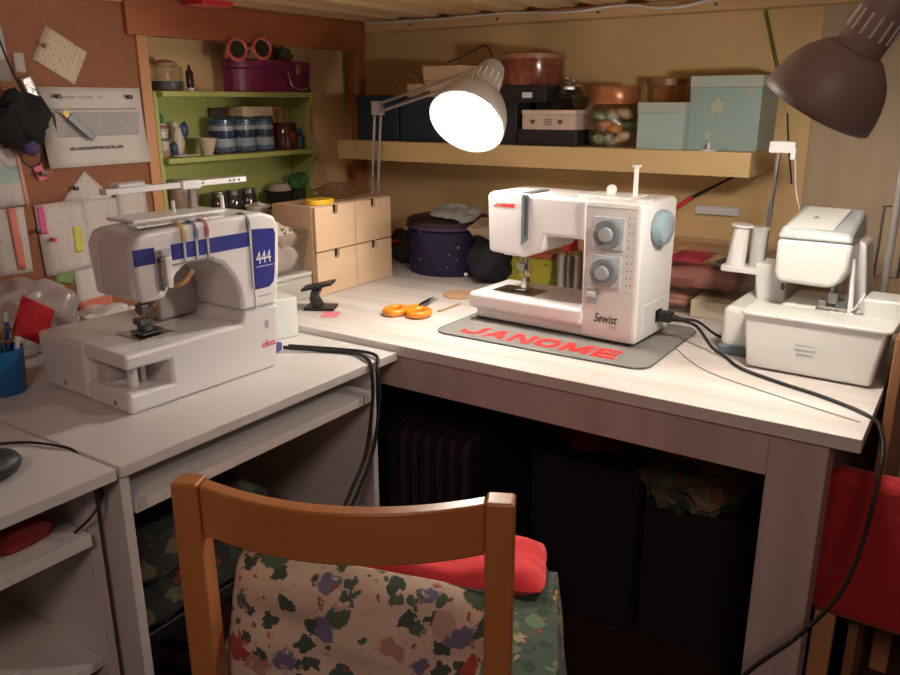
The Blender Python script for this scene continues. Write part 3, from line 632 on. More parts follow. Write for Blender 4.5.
for k in range(15):
    lvl = k//5; a = k*1.9; r = .036 if k % 5 else .0
    o = MB().ball((0, 0, 0), (.022, .017, .013), 2, .25, k).build('wrapped_sweet', swc[k % 5])
    o.location = (-.822+r*math.cos(a), 1.99+r*math.sin(a), SZ+.020+lvl*.0275+(.006 if k % 2 else 0)); o.rotation_euler = (.3*math.sin(k), .4*math.cos(k*2), k)
    tag(o, '%s wrapped sweet piled with others inside the copper-lidded glass jar' % sl[k % 5][1], 'sweet', '%s wrapped sweets in the jar' % sl[k % 5][1])
pb = plain('pale_aqua_card', (.34, .46, .44), .35, var=.05, coat=.3)
pbl = plain('pale_grey_aqua_lid', (.40, .44, .40), .3, coat=.4)
boxthing('gift_box', 'small pale aqua box standing on the shelf before the brown jar', 'box', -.733, -.615, 1.915, 2.035, SZ, 1.247, pb, .0015, lid=(.025, pbl))
gb = boxthing('gift_box', 'large pale aqua box with cream blossoms at the right end of the shelf', 'box', -.618, -.452, 1.945, 2.115, SZ, 1.306, plain('aqua_card', (.27, .38, .36), .4, var=.06, coat=.2), .0015, lid=(.026, pbl))
def star(r): return [(r*(.8+.2*math.cos(5*t))*math.sin(t), r*(.8+.2*math.cos(5*t))*math.cos(t)) for t in [2*PI*k/50 for k in range(50)]]
for (u, z, r) in ((-.015, .100, .020), (-.032, .035, .011), (.055, .135, .009)): MB().prism(star(r), -.0858, -.0848).build('flower_marking', plain('pale_cream_print', (.42, .45, .33), .5), gb, loc=(u, 0, z))
bj = thing('storage_jar', 'amber glass jar peeping out behind the small aqua box', 'jar', (-.725, 2.088, SZ))
MB().lathe([(0, .002), (.045, .002), (.048, .01), (.048, .145), (.044, .15)]).build('jar_body', glass('amber_glass', (.6, .3, .14), .08), bj)
MB().lathe([(0, .150), (.050, .150), (.050, .166), (0, .170)]).build('lid', plain('dull_brown_lid', (.30, .14, .07), .4), bj)
tag(MB().lathe([(0, 0), (.02, 0), (.018, .003), (.004, .004), (.003, .018), (0, .019)]).build('suction_hook', whitep, loc=(-.555, 1.919, SZ)), 'little white hook lying on the shelf edge before the large aqua box', 'hook')
tag(MB().cyl((-.505, 2.12, 1.455), (-.462, 2.13, 1.312), .004, n=10).build('stick', plain('green_stick', (.12, .14, .02), .5)), 'thin dark green stick leaning on the wall behind the large aqua box', 'stick')
tag(MB().tube([(-.435, 2.145, 1.22), (-.425, 2.14, 1.16), (-.405, 2.14, 1.05)], .002).build('string', rubber), 'thin dark string on the wall at the right end of the shelf', 'string')

# ================================================================ GREEN SHELF UNIT, left wall
gs = thing('shelf_unit', 'lime green wall shelf unit beside the pinboard, filled with tins and jars', 'shelf', (0, 0, 0))
MB().box(-1.8495, -1.842, 1.312, 1.860, .80, 1.263).build('back_panel', greenpaint, gs)
for z, n in ((1.263, 0), (1.098, 1), (.925, 2)): MB().box(-1.8415, -1.735 if n < 2 else -1.735, 1.312, 1.850, z, z+.014).build('shelf_board', greenpaint, gs, .002)
MB().prism([(-1.8415, .80), (-1.80, .80), (-1.745, .86), (-1.74, .93), (-1.765, 1.0), (-1.755, 1.07), (-1.738, 1.10), (-1.765, 1.16), (-1.765, 1.22), (-1.738, 1.277), (-1.8415, 1.277)], 1.8505, 1.862).build('side_panel', greenpaint, gs, .002)
MB().box(-1.8415, -1.755, 1.300, 1.3115, .80, 1.277).build('side_panel', greenpaint, gs, .001)
Z1, Z2, Z3 = 1.2775, 1.1125, .9395
g = thing('glass_jar', 'low glass jar with dark contents at the left of the top green shelf', 'jar', (-1.79, 1.37, Z1))
MB().lathe([(0, .001), (.040, .001), (.042, .005), (.042, .058), (.038, .061)], n=32).build('jar_body', glassm, g)
MB().lathe([(0, .004), (.037, .004), (.037, .024), (0, .026)], n=24).build('contents', darkgrey, g)
MB().lathe([(0, .0612), (.030, .0612), (.030, .068), (.012, .076), (0, .077)], n=24).build('lid', plain('tan_lid_small', (.40, .24, .14), .5), g)
g = thing('small_bottle', 'slim dark bottle between the glass jar and the purple case', 'bottle', (-1.785, 1.44, Z1))
MB().lathe([(0, 0), (.010, 0), (.010, .008), (.0, .0085)], n=16).build('foot', whitep, g)
MB().lathe([(0, .0086), (.010, .0086), (.010, .048), (.004, .056), (.003, .066), (0, .066)], n=16).build('bottle_body', plain('dark_brown_glass', (.05, .02, .02), .2), g)
sc = thing('hat_case', 'purple patterned oval case with a silver handle on the top green shelf', 'case', (-1.785, 1.722, Z1))
def oval(a, b, n=36, p=2.6): return [(a*abs(math.cos(t))**(2/p)*(1 if math.cos(t) > 0 else -1), b*abs(math.sin(t))**(2/p)*(1 if math.sin(t) > 0 else -1)) for t in [2*PI*k/n for k in range(n)]]
pur = banded('purple_patterned_card', [(0, (.16, .01, .065)), (1, (.16, .01, .065))], 0, .1, .35, (120, .30, (.30, .03, .13)))
MB().prism(oval(.050, .158), 0, .062, 'z').build('case_body', pur, sc, .003)
MB().prism(oval(.052, .160), .0622, .086, 'z').build('lid', pur, sc, .003)
MB().tube([(.0535, .020, .052), (.060, .020, .048), (.064, .030, .015), (.065, .065, .006), (.064, .100, .015), (.060, .110, .048), (.0495, .110, .052)], .003).build('handle', chrome, sc)
MB().box(.050, .057, .055, .075, .048, .075).build('clasp', chrome, sc, .002)
pinkf = plain('pink_plastic', (.62, .14, .12), .35)
sg = thing('sunglasses', 'pink-framed round sunglasses perched on the purple case', 'sunglasses', (-1.738, 1.612, Z1+.0865))
lens = plain('dark_lens', (.01, .01, .012), .1, coat=.6)
for s_, dz in ((-1, 0.022), (1, .029)):
    MB().tube([(0.004*s_*0, s_*.045+.032*math.cos(a), dz+.027*math.sin(a)) for a in [2*PI*k/20 for k in range(20)]], .0055, smooth=1, closed=True).build('rim', pinkf, sg)
    MB().lathe([(0, -.001), (.029, -.001), (.029, .001), (0, .001)], (0, s_*.045, dz), (1, 0, 0), 28).build('lens', lens, sg)
MB().cyl((0, -.015, .024), (0, .015, .028), .005, n=12).build('bridge', pinkf, sg)
MB().tube([(0, .077, .045), (-.01, .082, .050), (-.05, .070, .035)], .004).build('temple', pinkf, sg)
MB().tube([(0, -.076, .03), (.004, -.085, .012), (-.004, -.080, .0), (-.02, -.070, .004)], .004).build('temple', pinkf, sg)
tag(MB().ball((0, 0, 0), (.02, .03, .022), 3, .4, 3).build('dark_cloth', plain('olive_cloth', (.08, .07, .03), .8), loc=(-1.80, 1.80, Z1+.106)), 'olive scrap of cloth on the purple case behind the sunglasses', 'cloth')
# middle shelf
tinm = banded('blue_enamel', [(0, (.05, .04, .05)), (.06, (.06, .12, .20)), (.18, (.30, .36, .40)), (.40, (.015, .03, .09)), (.62, (.34, .38, .40)), (.74, (.05, .12, .20)), (.92, (.035, .08, .13))], 0, .1, .3, (110, .22, (.30, .36, .42)))
tl = [('blue banded enamel tin, leftmost of the three, beside the small cream cup', 1.536), ('blue banded enamel tin in the middle of the three', 1.612), ('blue banded enamel tin, rightmost of the three, next to the dark red jar', 1.685)]
t0 = thing('storage_tin', tl[0][0], 'tin', (-1.79, tl[0][1], Z2), 0, 'blue enamel tins on the green shelf')
MB().lathe([(0, 0), (.034, 0), (.035, .003), (.035, .082), (0, .082)], n=36).build('tin_body', tinm, t0)
MB().lathe([(0, .0822), (.0365, .0822), (.0365, .090), (.030, .096), (0, .098)], n=36).build('lid', plain('dark_blue_enamel', (.04, .085, .13), .25, coat=.4), t0)
for lab, y in tl[1:]: copy_thing(t0, (-1.79, y, Z2), lab)
boxthing('flat_box', 'cream box lying across the tops of the blue enamel tins', 'box', -1.83, -1.77, 1.60, 1.715, Z2+.0982, Z2+.125, cream, .002)
boxthing('flat_box', 'dark brown box behind the leftmost blue tin', 'box', -1.838, -1.828, 1.535, 1.60, Z2, Z2+.122, plain('dark_brown', (.07, .04, .03), .6), .002)
r_ = thing('glass_jar', 'dark red jar with clip lid next to the blue enamel tins', 'jar', (-1.785, 1.768, Z2))
MB().lathe([(0, .0), (.038, .0), (.041, .004), (.041, .072), (.036, .078), (0, .078)], n=32).build('jar_body', plain('dark_red_glass', (.07, .012, .012), .15, coat=.7), r_)
MB().box(.036, .0415, -.012, .010, .028, .050).build('label', plain('red_label', (.30, .03, .02), .5), r_, .001)
tag(MB().tube([(-.0, -.024, .003), (0, -.027, .035), (.0, .0, .040), (0, .006, .003)], .0035).build('pink_clip', pinkf, loc=(-1.785, 1.757, Z2+.0785)), 'pale pink loop clip standing on the dark red jar', 'clip')
tag(MB().tube([(0, .0, .003), (0, .008, .030), (.0, .020, .034), (0, .026, .003)], .0025).build('wire_loop', steel, loc=(-1.785, 1.768, Z2+.0785)), 'thin metal loop on the dark red jar beside the pink clip', 'clip')
g = thing('small_bottle', 'small blue bottle at the right end of the middle green shelf', 'bottle', (-1.78, 1.824, Z2))
MB().lathe([(0, 0), (.019, 0), (.020, .003), (.020, .036), (.010, .046), (.010, .052)], n=24).build('bottle_body', plain('blue_glass', (.01, .04, .10), .2, coat=.5), g)
MB().lathe([(0, .0522), (.012, .0522), (.012, .060), (0, .060)], n=20).build('cap', bluep, g)
g = thing('small_cup', 'small cream footed cup beside the leftmost blue tin', 'cup', (-1.775, 1.470, Z2))
MB().lathe([(0, .0), (.015, .0), (.014, .004), (.018, .012), (.026, .044), (.0235, .044), (.016, .014), (0, .012)], n=24).build('cup_body', plain('cream_ceramic', (.62, .50, .38), .3, coat=.5), g)
g = thing('ceramic_jar', 'white patterned jar with a green knob beside the pinboard frame', 'jar', (-1.79, 1.335, Z2))
MB().lathe([(0, 0), (.018, 0), (.020, .02), (.019, .05), (.021, .075), (.017, .085), (0, .086)], n=24).build('jar_body', banded('patterned_ceramic', [(0, (.4, .2, .2)), (.2, (.5, .45, .42)), (.45, (.06, .07, .12)), (.55, (.5, .45, .42)), (.8, (.25, .08, .10)), (.9, (.5, .5, .5))], 0, .09, .3, (150, .3, (.25, .12, .14))), g)
MB().ball((0, 0, .098), .012).build('knob', greenp, g)
g = thing('figurine', 'white bird figurine with blue wings on the middle green shelf', 'figurine', (-1.785, 1.385, Z2))
MB().ball((0, 0, .040), (.013, .016, .040), 3, .25, 2).ball((0, -.008, .082), (.010, .011, .010)).build('bird_body', plain('white_ceramic', (.55, .5, .45), .3, coat=.4), g)
MB().ball((0, .022, .065), (.008, .011, .022), 3, .2, 5).build('wing', plain('blue_ceramic', (.03, .06, .14), .3), g)
MB().ball((0, -.016, .02), (.012, .010, .018), 3, .2, 5).build('wing', plain('blue_ceramic_two', (.05, .09, .16), .3), g)
MB().prism(oval(.022, .042), 0, .004, 'z').build('foot', plain('pale_ceramic', (.5, .45, .4), .4), g, .001, loc=(0, .02, 0))
# lower shelf
g = thing('thread_jar', 'brown jar of coloured threads on the lower green shelf', 'jar', (-1.79, 1.38, Z3))
MB().lathe([(0, 0), (.040, 0), (.042, .004), (.042, .095), (.036, .104), (0, .104)], n=32).build('jar_body', banded('thread_stripes', [(0, (.22, .10, .05)), (.3, (.45, .28, .08)), (.5, (.25, .12, .07)), (.7, (.15, .07, .05)), (.9, (.3, .2, .15))], -.04, .04, .3), g)
MB().lathe([(0, .1042), (.038, .1042), (.038, .112), (0, .113)], n=28).build('lid', steel, g)
for k, (y, lab) in enumerate(((1.50, 'dark spice jar, leftmost behind the thread rail'), (1.555, 'dark spice jar in the middle of three behind the thread rail'), (1.61, 'dark spice jar beside the white bowl'))):
    if k == 0:
        s0 = thing('spice_jar', lab, 'jar', (-1.785, y, Z3), 0, 'dark spice jars on the lower green shelf')
        MB().lathe([(0, 0), (.024, 0), (.025, .003), (.025, .05), (.02, .056), (0, .056)], n=24).build('jar_body', plain('dark_glass_jar', (.05, .04, .035), .12, coat=.8, var=.5, scale=80), s0)
        MB().lathe([(0, .0562), (.022, .0562), (.022, .070), (0, .071)], n=24).build('lid', steel, s0)
    else: copy_thing(s0, (-1.785, y, Z3), lab)
g = thing('cooking_pot', 'dark pot with a pale lid at the right of the lower green shelf', 'pot', (-1.79, 1.742, Z3))
MB().lathe([(0, 0), (.045, 0), (.050, .006), (.052, .050), (.048, .050), (.046, .008), (0, .006)], n=32).build('pot_body', plain('black_enamel', (.02, .025, .025), .25, coat=.4), g)
MB().lathe([(0, .075), (.026, .073), (.034, .062), (.036, .052), (0, .052)], n=28).build('lid', plain('pale_knitted_lid', (.42, .36, .28), .7), g)
g = tag(MB().ball((0, 0, 0), (.022, .032, .026), 3, .6, 4).build('potted_leaves', plain('leaf_green', (.04, .17, .05), .6), loc=(-1.79, 1.822, Z3+.075)), 'bright green leafy bunch at the right end of the lower shelf', 'plant')
g = tag(MB().lathe([(0, 0), (.018, 0), (.022, .045), (0, .045)], n=20).build('small_pot', plain('dark_pot', (.05, .04, .03), .6), loc=(-1.79, 1.822, Z3)), 'little dark pot holding the green bunch', 'pot')

# ---- things standing on the table by the left wall
wb = boxthing('storage_box', 'off-white box behind the coverstitch machine carrying a white bowl', 'box', -1.76, -1.60, 1.47, 1.62, TZ+.0002, .945, plain('off_white_card', (.50, .42, .33), .6), .003)
g = thing('small_bowl', 'small white bowl on the off-white box beside the birch drawers', 'bowl', (-1.665, 1.535, .9452))
MB().lathe([(0, 0), (.016, 0), (.018, .004), (.028, .012), (.036, .032), (.034, .032), (.026, .014), (0, .008)], n=32).build('bowl_body', plain('white_bowl_ceramic', (.66, .58, .48), .3, coat=.4), g)
MB().tube([(-.02, -.01, .030), (-.005, .01, .036), (.01, -.01, .036), (.022, .005, .032)], .004).build('lace', paper, g)
ch = thing('drawer_chest', 'birch plywood mini chest of four drawers in the table corner', 'chest of drawers', (0, 0, 0))
CB = -1.59
CX, Y0, Y1, CZ0, CZ1 = -1.435, 1.515, 1.835, TZ+.0002, .988
MB().box(CB, CX-.012, Y0, Y0+.008, CZ0, CZ1).box(CB, CX-.012, Y1-.008, Y1, CZ0, CZ1).box(CB, CX-.012, Y0+.008, Y1-.008, CZ0, CZ0+.008).box(CB, CX-.012, Y0+.008, Y1-.008, CZ1-.008, CZ1).box(CB, CB+.01, Y0+.008, Y1-.008, CZ0+.008, CZ1-.008).build('carcass', birch, ch, .0008)
ym = (Y0+Y1)/2; zm = (CZ0+CZ1)/2
for (a, b) in ((Y0, ym), (ym, Y1)):
    for (c, d) in ((CZ0, zm), (zm, CZ1)):
        yc = (a+b)/2; zt = d-.002
        poly = [(a+.001, c+.0012), (b-.001, c+.0012), (b-.001, zt), (yc+.010, zt)]+[(yc+.010*math.cos(t), zt-.014-.010*math.sin(t)) for t in [PI*k/8 for k in range(9)]]+[(yc-.010, zt), (a+.001, zt)]
        dr = MB().prism(poly, CX-.010, CX, 'x').build('drawer', birch, ch, .0006)
        MB().box(CX-.0112, CX-.0105, yc-.012, yc+.012, zt-.028, zt).build('finger_notch', black, dr)
# on the chest
tag(MB().prism(oval(.030, .042), 0, .014, 'z').build('soap_dish', yellowp, bevel=.003, loc=(-1.475, 1.578, CZ1+.0002)), 'yellow plastic lid on top of the birch drawers', 'lid')
tag(MB().ball((0, 0, 0), (.052, .088, .018), 4, .7, 8).build('plastic_bag', glass('crumpled_clear_bag', (.75, .45, .35), .25), loc=(-1.515, 1.712, CZ1+.021)), 'crumpled clear bag of reddish bits on the birch drawers', 'bag')
# clear tub of fabric left of the chest
def tub(name, label, x0, x1, y0, y1, z0, z1, lid=None, rotz=0, lidm=None):
    r = thing(name, label, 'storage box', ((x0+x1)/2, (y0+y1)/2, z0), rotz); hx, hy, h = (x1-x0)/2, (y1-y0)/2, z1-z0
    ins = .012; b = [(-hx+ins, -hy+ins, 0), (hx-ins, -hy+ins, 0), (hx-ins, hy-ins, 0), (-hx+ins, hy-ins, 0)]; tp = [(-hx, -hy, h), (hx, -hy, h), (hx, hy, h), (-hx, hy, h)]
    m = MB(); A = [m.bm.verts.new(p) for p in b]; B = [m.bm.verts.new(p) for p in tp]; m.bm.faces.new(A[::-1])
    for i in range(4): m.bm.faces.new((A[i], A[(i+1) % 4], B[(i+1) % 4], B[i]))
    o = m.build('tub_body', clearp, r, smooth=False); s_ = o.modifiers.new('solid', 'SOLIDIFY'); s_.thickness = .0015; s_.offset = 1
    MB().tube([(-hx, -hy, h), (hx, -hy, h), (hx, hy, h), (-hx, hy, h)], .003, smooth=1, closed=True).build('rim', clearp, r)
    if lid: MB().box(-hx-.004, hx+.004, -hy-.004, hy+.004, h+.0035, h+.0035+lid).build('lid', lidm or clearp, r, .003)
    return r
tub('fabric_tub', 'clear plastic tub of pale fabric left of the birch drawers', -1.565, -1.455, 1.34, 1.505, .822, .925)
tag(MB().pillow((0, 0, 0), .040, .066, .035, noise=.5, seed=3).build('folded_fabric', plain('pale_pink_fabric', (.55, .44, .42), .9, var=.2, scale=40), loc=(-1.51, 1.42, .863)), 'pale folded fabric filling the clear tub left of the drawers', 'fabric')
tag(MB().pillow((0, 0, 0), .040, .066, .026, noise=.9, seed=5).build('folded_fabric', floral('beige_pattern_fabric', (.5, .40, .33), [(.35, .2, .15), (.5, .45, .4), (.3, .25, .2)], 30, .3), loc=(-1.51, 1.42, .918)), 'patterned beige fabric heaped over the rim of the clear tub', 'fabric')
boxthing('storage_box', 'translucent white flat box under the clear fabric tub', 'storage box', -1.58, -1.445, 1.32, 1.508, TZ+.0002, .8215, plain('milky_plastic', (.52, .50, .46), .3, coat=.2), .006, lid=(.012, plain('milky_lid', (.56, .54, .50), .3)))

# white box beside coverstitch, phone stand, sticky note
bxw = boxthing('plastic_box', 'plain white plastic box between the coverstitch machine and the table corner', 'box', -1.345, -1.265, 1.205, 1.268, DZ+.0002, .828, white2, .003, rotz=-.25)
st = thing('black_stand', 'black folding stand beside the birch drawers', 'stand', (-1.345, 1.425, TZ+.0002), .5)
MB().box(-.038, .038, -.025, .030, 0, .008).build('base', black, st, .002)
MB().prism([(-.018, .008), (.006, .008), (-.006, .03), (.004, .052), (-.018, .052), (-.024, .03)], -.018, .018).build('bracket', black, st, .002)
MB().box(-.040, .040, -.022, .030, .0, .007).build('top_plate', black, st, .002, loc=(-.004, 0, .056), rot=(0, -.22, 0))
tag(MB().box(-.020, .020, -.025, .025, 0, .0018).build('sticky_notes', plain('pink_paper', (.75, .22, .30), .8), loc=(-1.285, 1.395, TZ+.0002), rot=(0, 0, .5)), 'pink sticky notes pad on the table beside the black stand', 'sticky notes')
tag(MB().box(-.02, .018, -.02, .02, 0, .018).build('foot_pedal_tab', plain('violet_plastic', (.05, .05, .22), .5), bevel=.004, loc=(-1.222, 1.135, DZ+.0002), rot=(0, 0, .4)), 'small violet-blue block behind the right corner of the coverstitch machine', 'block')

# cords from the left desk
attach(MB().tube([(-1.20, 1.15, DZ+.01), (-1.13, 1.19, DZ+.005), (-1.06, 1.215, DZ+.005), (-1.005, 1.195, DZ+.006), (-.987, 1.185, DZ-.01), (-.984, 1.182, .66), (-.984, 1.155, .55), (-.984, 1.10, .48), (-.985, 1.06, .42), (-1.0, 1.03, .2), (-1.0, 1.0, .0045)], .0042).build('power_cord', rubber), E_)
attach(MB().tube([(-1.20, 1.165, DZ+.01), (-1.13, 1.207, DZ+.005), (-1.05, 1.232, DZ+.005), (-1.0, 1.22, DZ+.006), (-.984, 1.20, DZ-.012), (-.976, 1.195, .66), (-.976, 1.168, .55), (-.976, 1.115, .48), (-.977, 1.075, .42), (-.99, 1.045, .2), (-.99, 1.02, .0045)], .0038).build('power_cord', rubber), E_)

# ================================================================ THINGS ON THE TABLE, centre
sc = thing('scissors', 'black-bladed scissors with shiny orange handles open on the table', 'scissors', (-1.128, 1.50, TZ+.0002), math.radians(14))
for s_ in (-1, 1):
    pts = [(s_*.027+.023*math.cos(a)*1.0+.004*s_, -.004+.030*math.sin(a), .009) for a in [2*PI*k/18 for k in range(18)]]
    MB().tube(pts, .0088, n=10, smooth=1, closed=True).build('handle', orangep, sc)
    MB().tube([(s_*.018, .024, .008), (s_*.006, .045, .008), (-s_*.004, .060, .008)], .007, n=8).build('handle_neck', orangep, sc)
MB().prism([(-.010, .045), (.006, .05), (.024, .15), (.018, .14)], .006, .0085, 'z').build('blade', steel, sc, .0004)
MB().prism([(-.002, .05), (.012, .045), (.012, .15), (.004, .13)], .009, .0112, 'z').build('blade', black, sc, .0004)
MB().cyl((0.004, .056, .005), (.004, .056, .013), .005, n=14).build('pivot', chrome, sc)
tag(MB().cyl((-.006, -.045, .0035), (.006, .045, .0035), .0035, n=8).build('pencil_stub', plain('beige_wood', (.62, .42, .28), .6), loc=(-1.077, 1.605, TZ), rot=(0, 0, .1)), 'beige pencil stub lying between the scissors and the grey mat', 'pencil')
tag(MB().lathe([(0, 0), (.045, 0), (.046, .002), (.045, .005), (0, .005)], n=40).build('coaster', plain('tan_cork', (.52, .33, .20), .8), loc=(-1.13, 1.735, TZ+.0002)), 'round tan coaster left of the white sewing machine', 'coaster')

nv = banded('navy_starry_cloth', [(0, (.018, .015, .07)), (1, (.018, .015, .07))], 0, 1, .6, (32, .13, (.42, .26, .12)))
rb = thing('sewing_basket', 'round navy basket with gold dots, its lid half open', 'basket', (-1.345, 2.010, TZ+.0002))
MB().lathe([(0, 0), (.118, 0), (.124, .008), (.128, .130), (.122, .136), (0, .136)], n=48).build('basket_body', nv, rb)
MB().lathe([(.123, .1362), (.131, .1365), (.131, .158), (.120, .165), (0, .169)], n=48).build('lid', plain('dark_brown_navy_lid', (.055, .03, .045), .5), rb)
MB().lathe([(.1315, .138), (.1325, .140), (.1325, .144), (.1315, .146)], n=48).build('piping', plain('violet_piping', (.10, .05, .16), .5), rb)
tag(MB().pillow((0, 0, 0), .07, .055, .012, noise=1.2, seed=2).build('folded_net', plain('pale_blue_cloth', (.42, .47, .48), .9, var=.1), loc=(-1.285, 1.955, TZ+.186), rot=(.12, .1, .3)), 'pale blue cloth on the lid of the round navy basket', 'cloth')
bg = thing('cloth_bag', 'black cloth bag between the navy basket and the sewing machine', 'bag', (-1.143, 1.935, TZ+.0002))
MB().ball((0, 0, .065), (.074, .072, .068), 4, .25, 11).build('bag_body', plain('black_cloth', (.012, .014, .022), .8), bg)
MB().ball((-.063, -.050, .022), .006).build('button', whitep, bg)
tag(MB().pillow((0, 0, 0), .06, .045, .016, noise=1, seed=9).build('folded_cloth', plain('beige_cloth', (.45, .38, .28), .9), loc=(-1.15, 1.93, TZ+.15), rot=(.2, .2, .1)), 'beige cloth poking out of the black cloth bag', 'cloth')
g = thing('small_bag', 'dark pouch with a red tag between the drawers and the navy basket', 'pouch', (-1.53, 2.03, TZ+.0002))
MB().ball((0, 0, .052), (.055, .05, .054), 3, .3, 6).build('bag_body', plain('dark_cloth', (.03, .02, .02), .8), g)
MB().box(-.02, .02, -.052, -.045, .070, .080).build('tag', redpl, g, .001, rot=(0, -.2, 0))
yt = thing('biscuit_tin', 'yellow-green patterned tin behind the sewing machine arm', 'tin', (-1.04, 1.975, TZ+.0002))
MB().box(-.085, .085, -.05, .05, 0, .085).build('tin_body', floral('yellow_green_print', (.45, .42, .04), [(.5, .3, .05), (.5, .1, .03), (.2, .3, .05)], 30, .25, (.2, .25, .03)), yt, .008)
MB().box(-.087, .087, -.052, .052, .0852, .10).build('lid', plain('red_tin_lid', (.45, .10, .04), .4), yt, .004)
rj = thing('needle_jar', 'tall clear jar with red lid behind the needle of the sewing machine', 'jar', (-.915, 1.955, TZ+.0002))
MB().lathe([(0, .001), (.034, .001), (.036, .004), (.036, .105), (.03, .112)], n=32).build('jar_body', glassm, rj)
MB().lathe([(0, .112), (.022, .112), (.022, .158), (0, .158)], n=28).build('lid', redpl, rj)
for k, a in enumerate((0, 1.3, 2.6, 3.9, 5.2)):
    tag(MB().cyl((0, 0, 0), (0, 0, .092), .008, n=12).build('bobbin_tube', [whitep, steel, greyplastic][k % 3], loc=(-.915+.019*math.cos(a), 1.955+.019*math.sin(a), TZ+.006)), ['white', 'steel', 'pale grey'][k % 3]+' tube standing inside the red-lidded clear jar', 'tube', ['white', 'steel', 'pale grey'][k % 3]+' tubes in the red-lidded jar')
# bits peeking above the machine, behind
# brush leaning on the wall and white bar
bs = thing('paint_brush', 'red-handled brush with dark shaft leaning behind the handwheel', 'brush', (0, 0, 0))
MB().cyl((-.655, 2.02, .985), (-.625, 2.05, 1.012), .006, .006, 10).build('ferrule', redpl, bs)
MB().cyl((-.625, 2.05, 1.012), (-.545, 2.13, 1.062), .0045, .003, 10).build('handle', black, bs)
MB().cyl((-.76, 1.92, .80), (-.655, 2.02, .985), .004, .005, 10).build('shaft', redpl, bs)
tag(MB().box(-.64, -.525, 2.1355, 2.1495, .960, .982).build('wall_bar', whitep, bevel=.002), 'white plastic bar fixed to the wall under the shelf', 'bar')
# clear box of fabric right of the machine
cb = tub('fabric_tub', 'wide clear plastic box of coloured fabric behind the overlocker spools', -.665, -.405, 1.90, 2.10, .792, .872, .026)
tag(MB().pillow((0, 0, 0), .105, .08, .034, noise=.5, seed=1).build('folded_fabric', plain('dusty_pink_fabric', (.50, .22, .19), .9, var=.3, scale=20), loc=(-.56, 1.985, .832)), 'dusty pink fabric filling the lower part of the wide clear box', 'fabric')
tag(MB().pillow((0, 0, 0), .055, .075, .010, noise=.3, seed=4).build('folded_fabric', plain('grey_violet_fabric', (.13, .11, .15), .9, var=.2), loc=(-.475, 1.985, .868)), 'dark violet-grey fabric at the right inside the wide clear box', 'fabric')
tag(MB().pillow((0, 0, 0), .05, .08, .010, noise=.3, seed=6).build('folded_fabric', plain('crimson_fabric', (.50, .04, .08), .9, var=.2), loc=(-.59, 1.985, .872)), 'crimson fabric on top inside the wide clear box', 'fabric')
boxthing('storage_box', 'plain cream low box under the right part of the wide clear box', 'box', -.548, -.415, 1.86, 2.09, TZ+.0002, .7915, plain('cream_card', (.60, .54, .42), .6), .003)
tub('fabric_tub', 'small clear tub with pink cloth beside the sewing machine socket', -.66, -.555, 1.87, 2.09, TZ+.0002, .790)
tag(MB().pillow((0, 0, 0), .038, .085, .016, noise=.4, seed=8).build('folded_fabric', plain('pink_fabric', (.55, .27, .22), .9, var=.2), loc=(-.607, 1.98, .770)), 'pink cloth in the small clear tub beside the sewing machine', 'fabric')

# ================================================================ PINBOARD
cbd = thing('pinboard', 'cork pinboard with an orange pine frame on the left wall', 'pinboard', (0, 0, 0))
BX = -1.757
MB().box(-1.775, BX, .45, 1.266, .735, 1.475).build('cork_panel', cork, cbd)
MB().box(-1.785, BX+.006, 1.2665, 1.2965, .736, 1.485).build('frame', frame_w, cbd, .002)
MB().box(-1.785, BX+.006, .45, 1.2660, 1.4755, 1.4925).build('frame', wood('orange_pine_top', (.52, .25, .10), (.62, .34, .15), 'y', 6, .5, 10), cbd, .002)
def sheet(name, label, cat, y0, y1, z0, z1, m, rot=0, lift=.0006, curl=0, group=None, dx=0):
    """a pinned sheet: thin slab facing +x, turned by rot about x, its lower edge curling out by curl"""
    hy, hz = (y1-y0)/2, (z1-z0)/2; n = 10; mb = MB(); rows = []
    for i in range(n+1):
        tt = i/n; off = curl*(1-tt)**2
        rows.append([(mb.bm.verts.new((off, -hy+2*hy*j/4, -hz+2*hz*tt))) for j in range(5)])
    for i in range(n):
        for j in range(4): mb.bm.faces.new((rows[i][j], rows[i][j+1], rows[i+1][j+1], rows[i+1][j]))
    o = mb.build(name, m, None); sd = o.modifiers.new('solid', 'SOLIDIFY'); sd.thickness = .0005; sd.offset = 0
    o.location = (BX+lift+dx, (y0+y1)/2, (z0+z1)/2); o.rotation_euler = (rot, 0, 0)
    return tag(o, label, cat, group)
def pin(y, z, m, label, out=.002):
    p = thing('push_pin', label, 'pin', (BX+out, y, z))
    MB().cyl((0, 0, 0), (.004, 0, 0), .0016, n=8).build('needle', steel, p)
    MB().lathe([(0, .004), (.005, .004), (.003, .008), (.0055, .014), (0, .015)], (0, 0, 0), (1, 0, 0), 14).build('head', m, p)
sheet('note_card', 'tilted cream recipe card alone at the top of the pinboard', 'card', 1.018, 1.122, 1.309, 1.391, printc, -.52, .001)
pin(1.033, 1.368, plain('brown_pin', (.35, .15, .05), .4), 'brown push pin holding the tilted cream card')
cl = sheet('calendar_page', 'printed white calendar page with a grey rule, curling at its foot', 'calendar', 1.000, 1.262, 1.108, 1.283, paper, .0, .002, .016)
cg = MB()
MB().box(.0019, .0024, -.105, .115, .038, .041).build('rule_line', greyp, cl)
MB().prism([(-.095, -.055), (.11, -.055), (.115, .033), (-.100, .033)], .0075, .0080, 'x').build('print_block', printed('fine_print', (.45, .42, .41), (.30, .28, .28), 200, .6), cl, rot=(0, 0.07, 0))
MB().box(.0012, .0018, -.10, .03, .060, .072).build('heading_print', printm, cl)
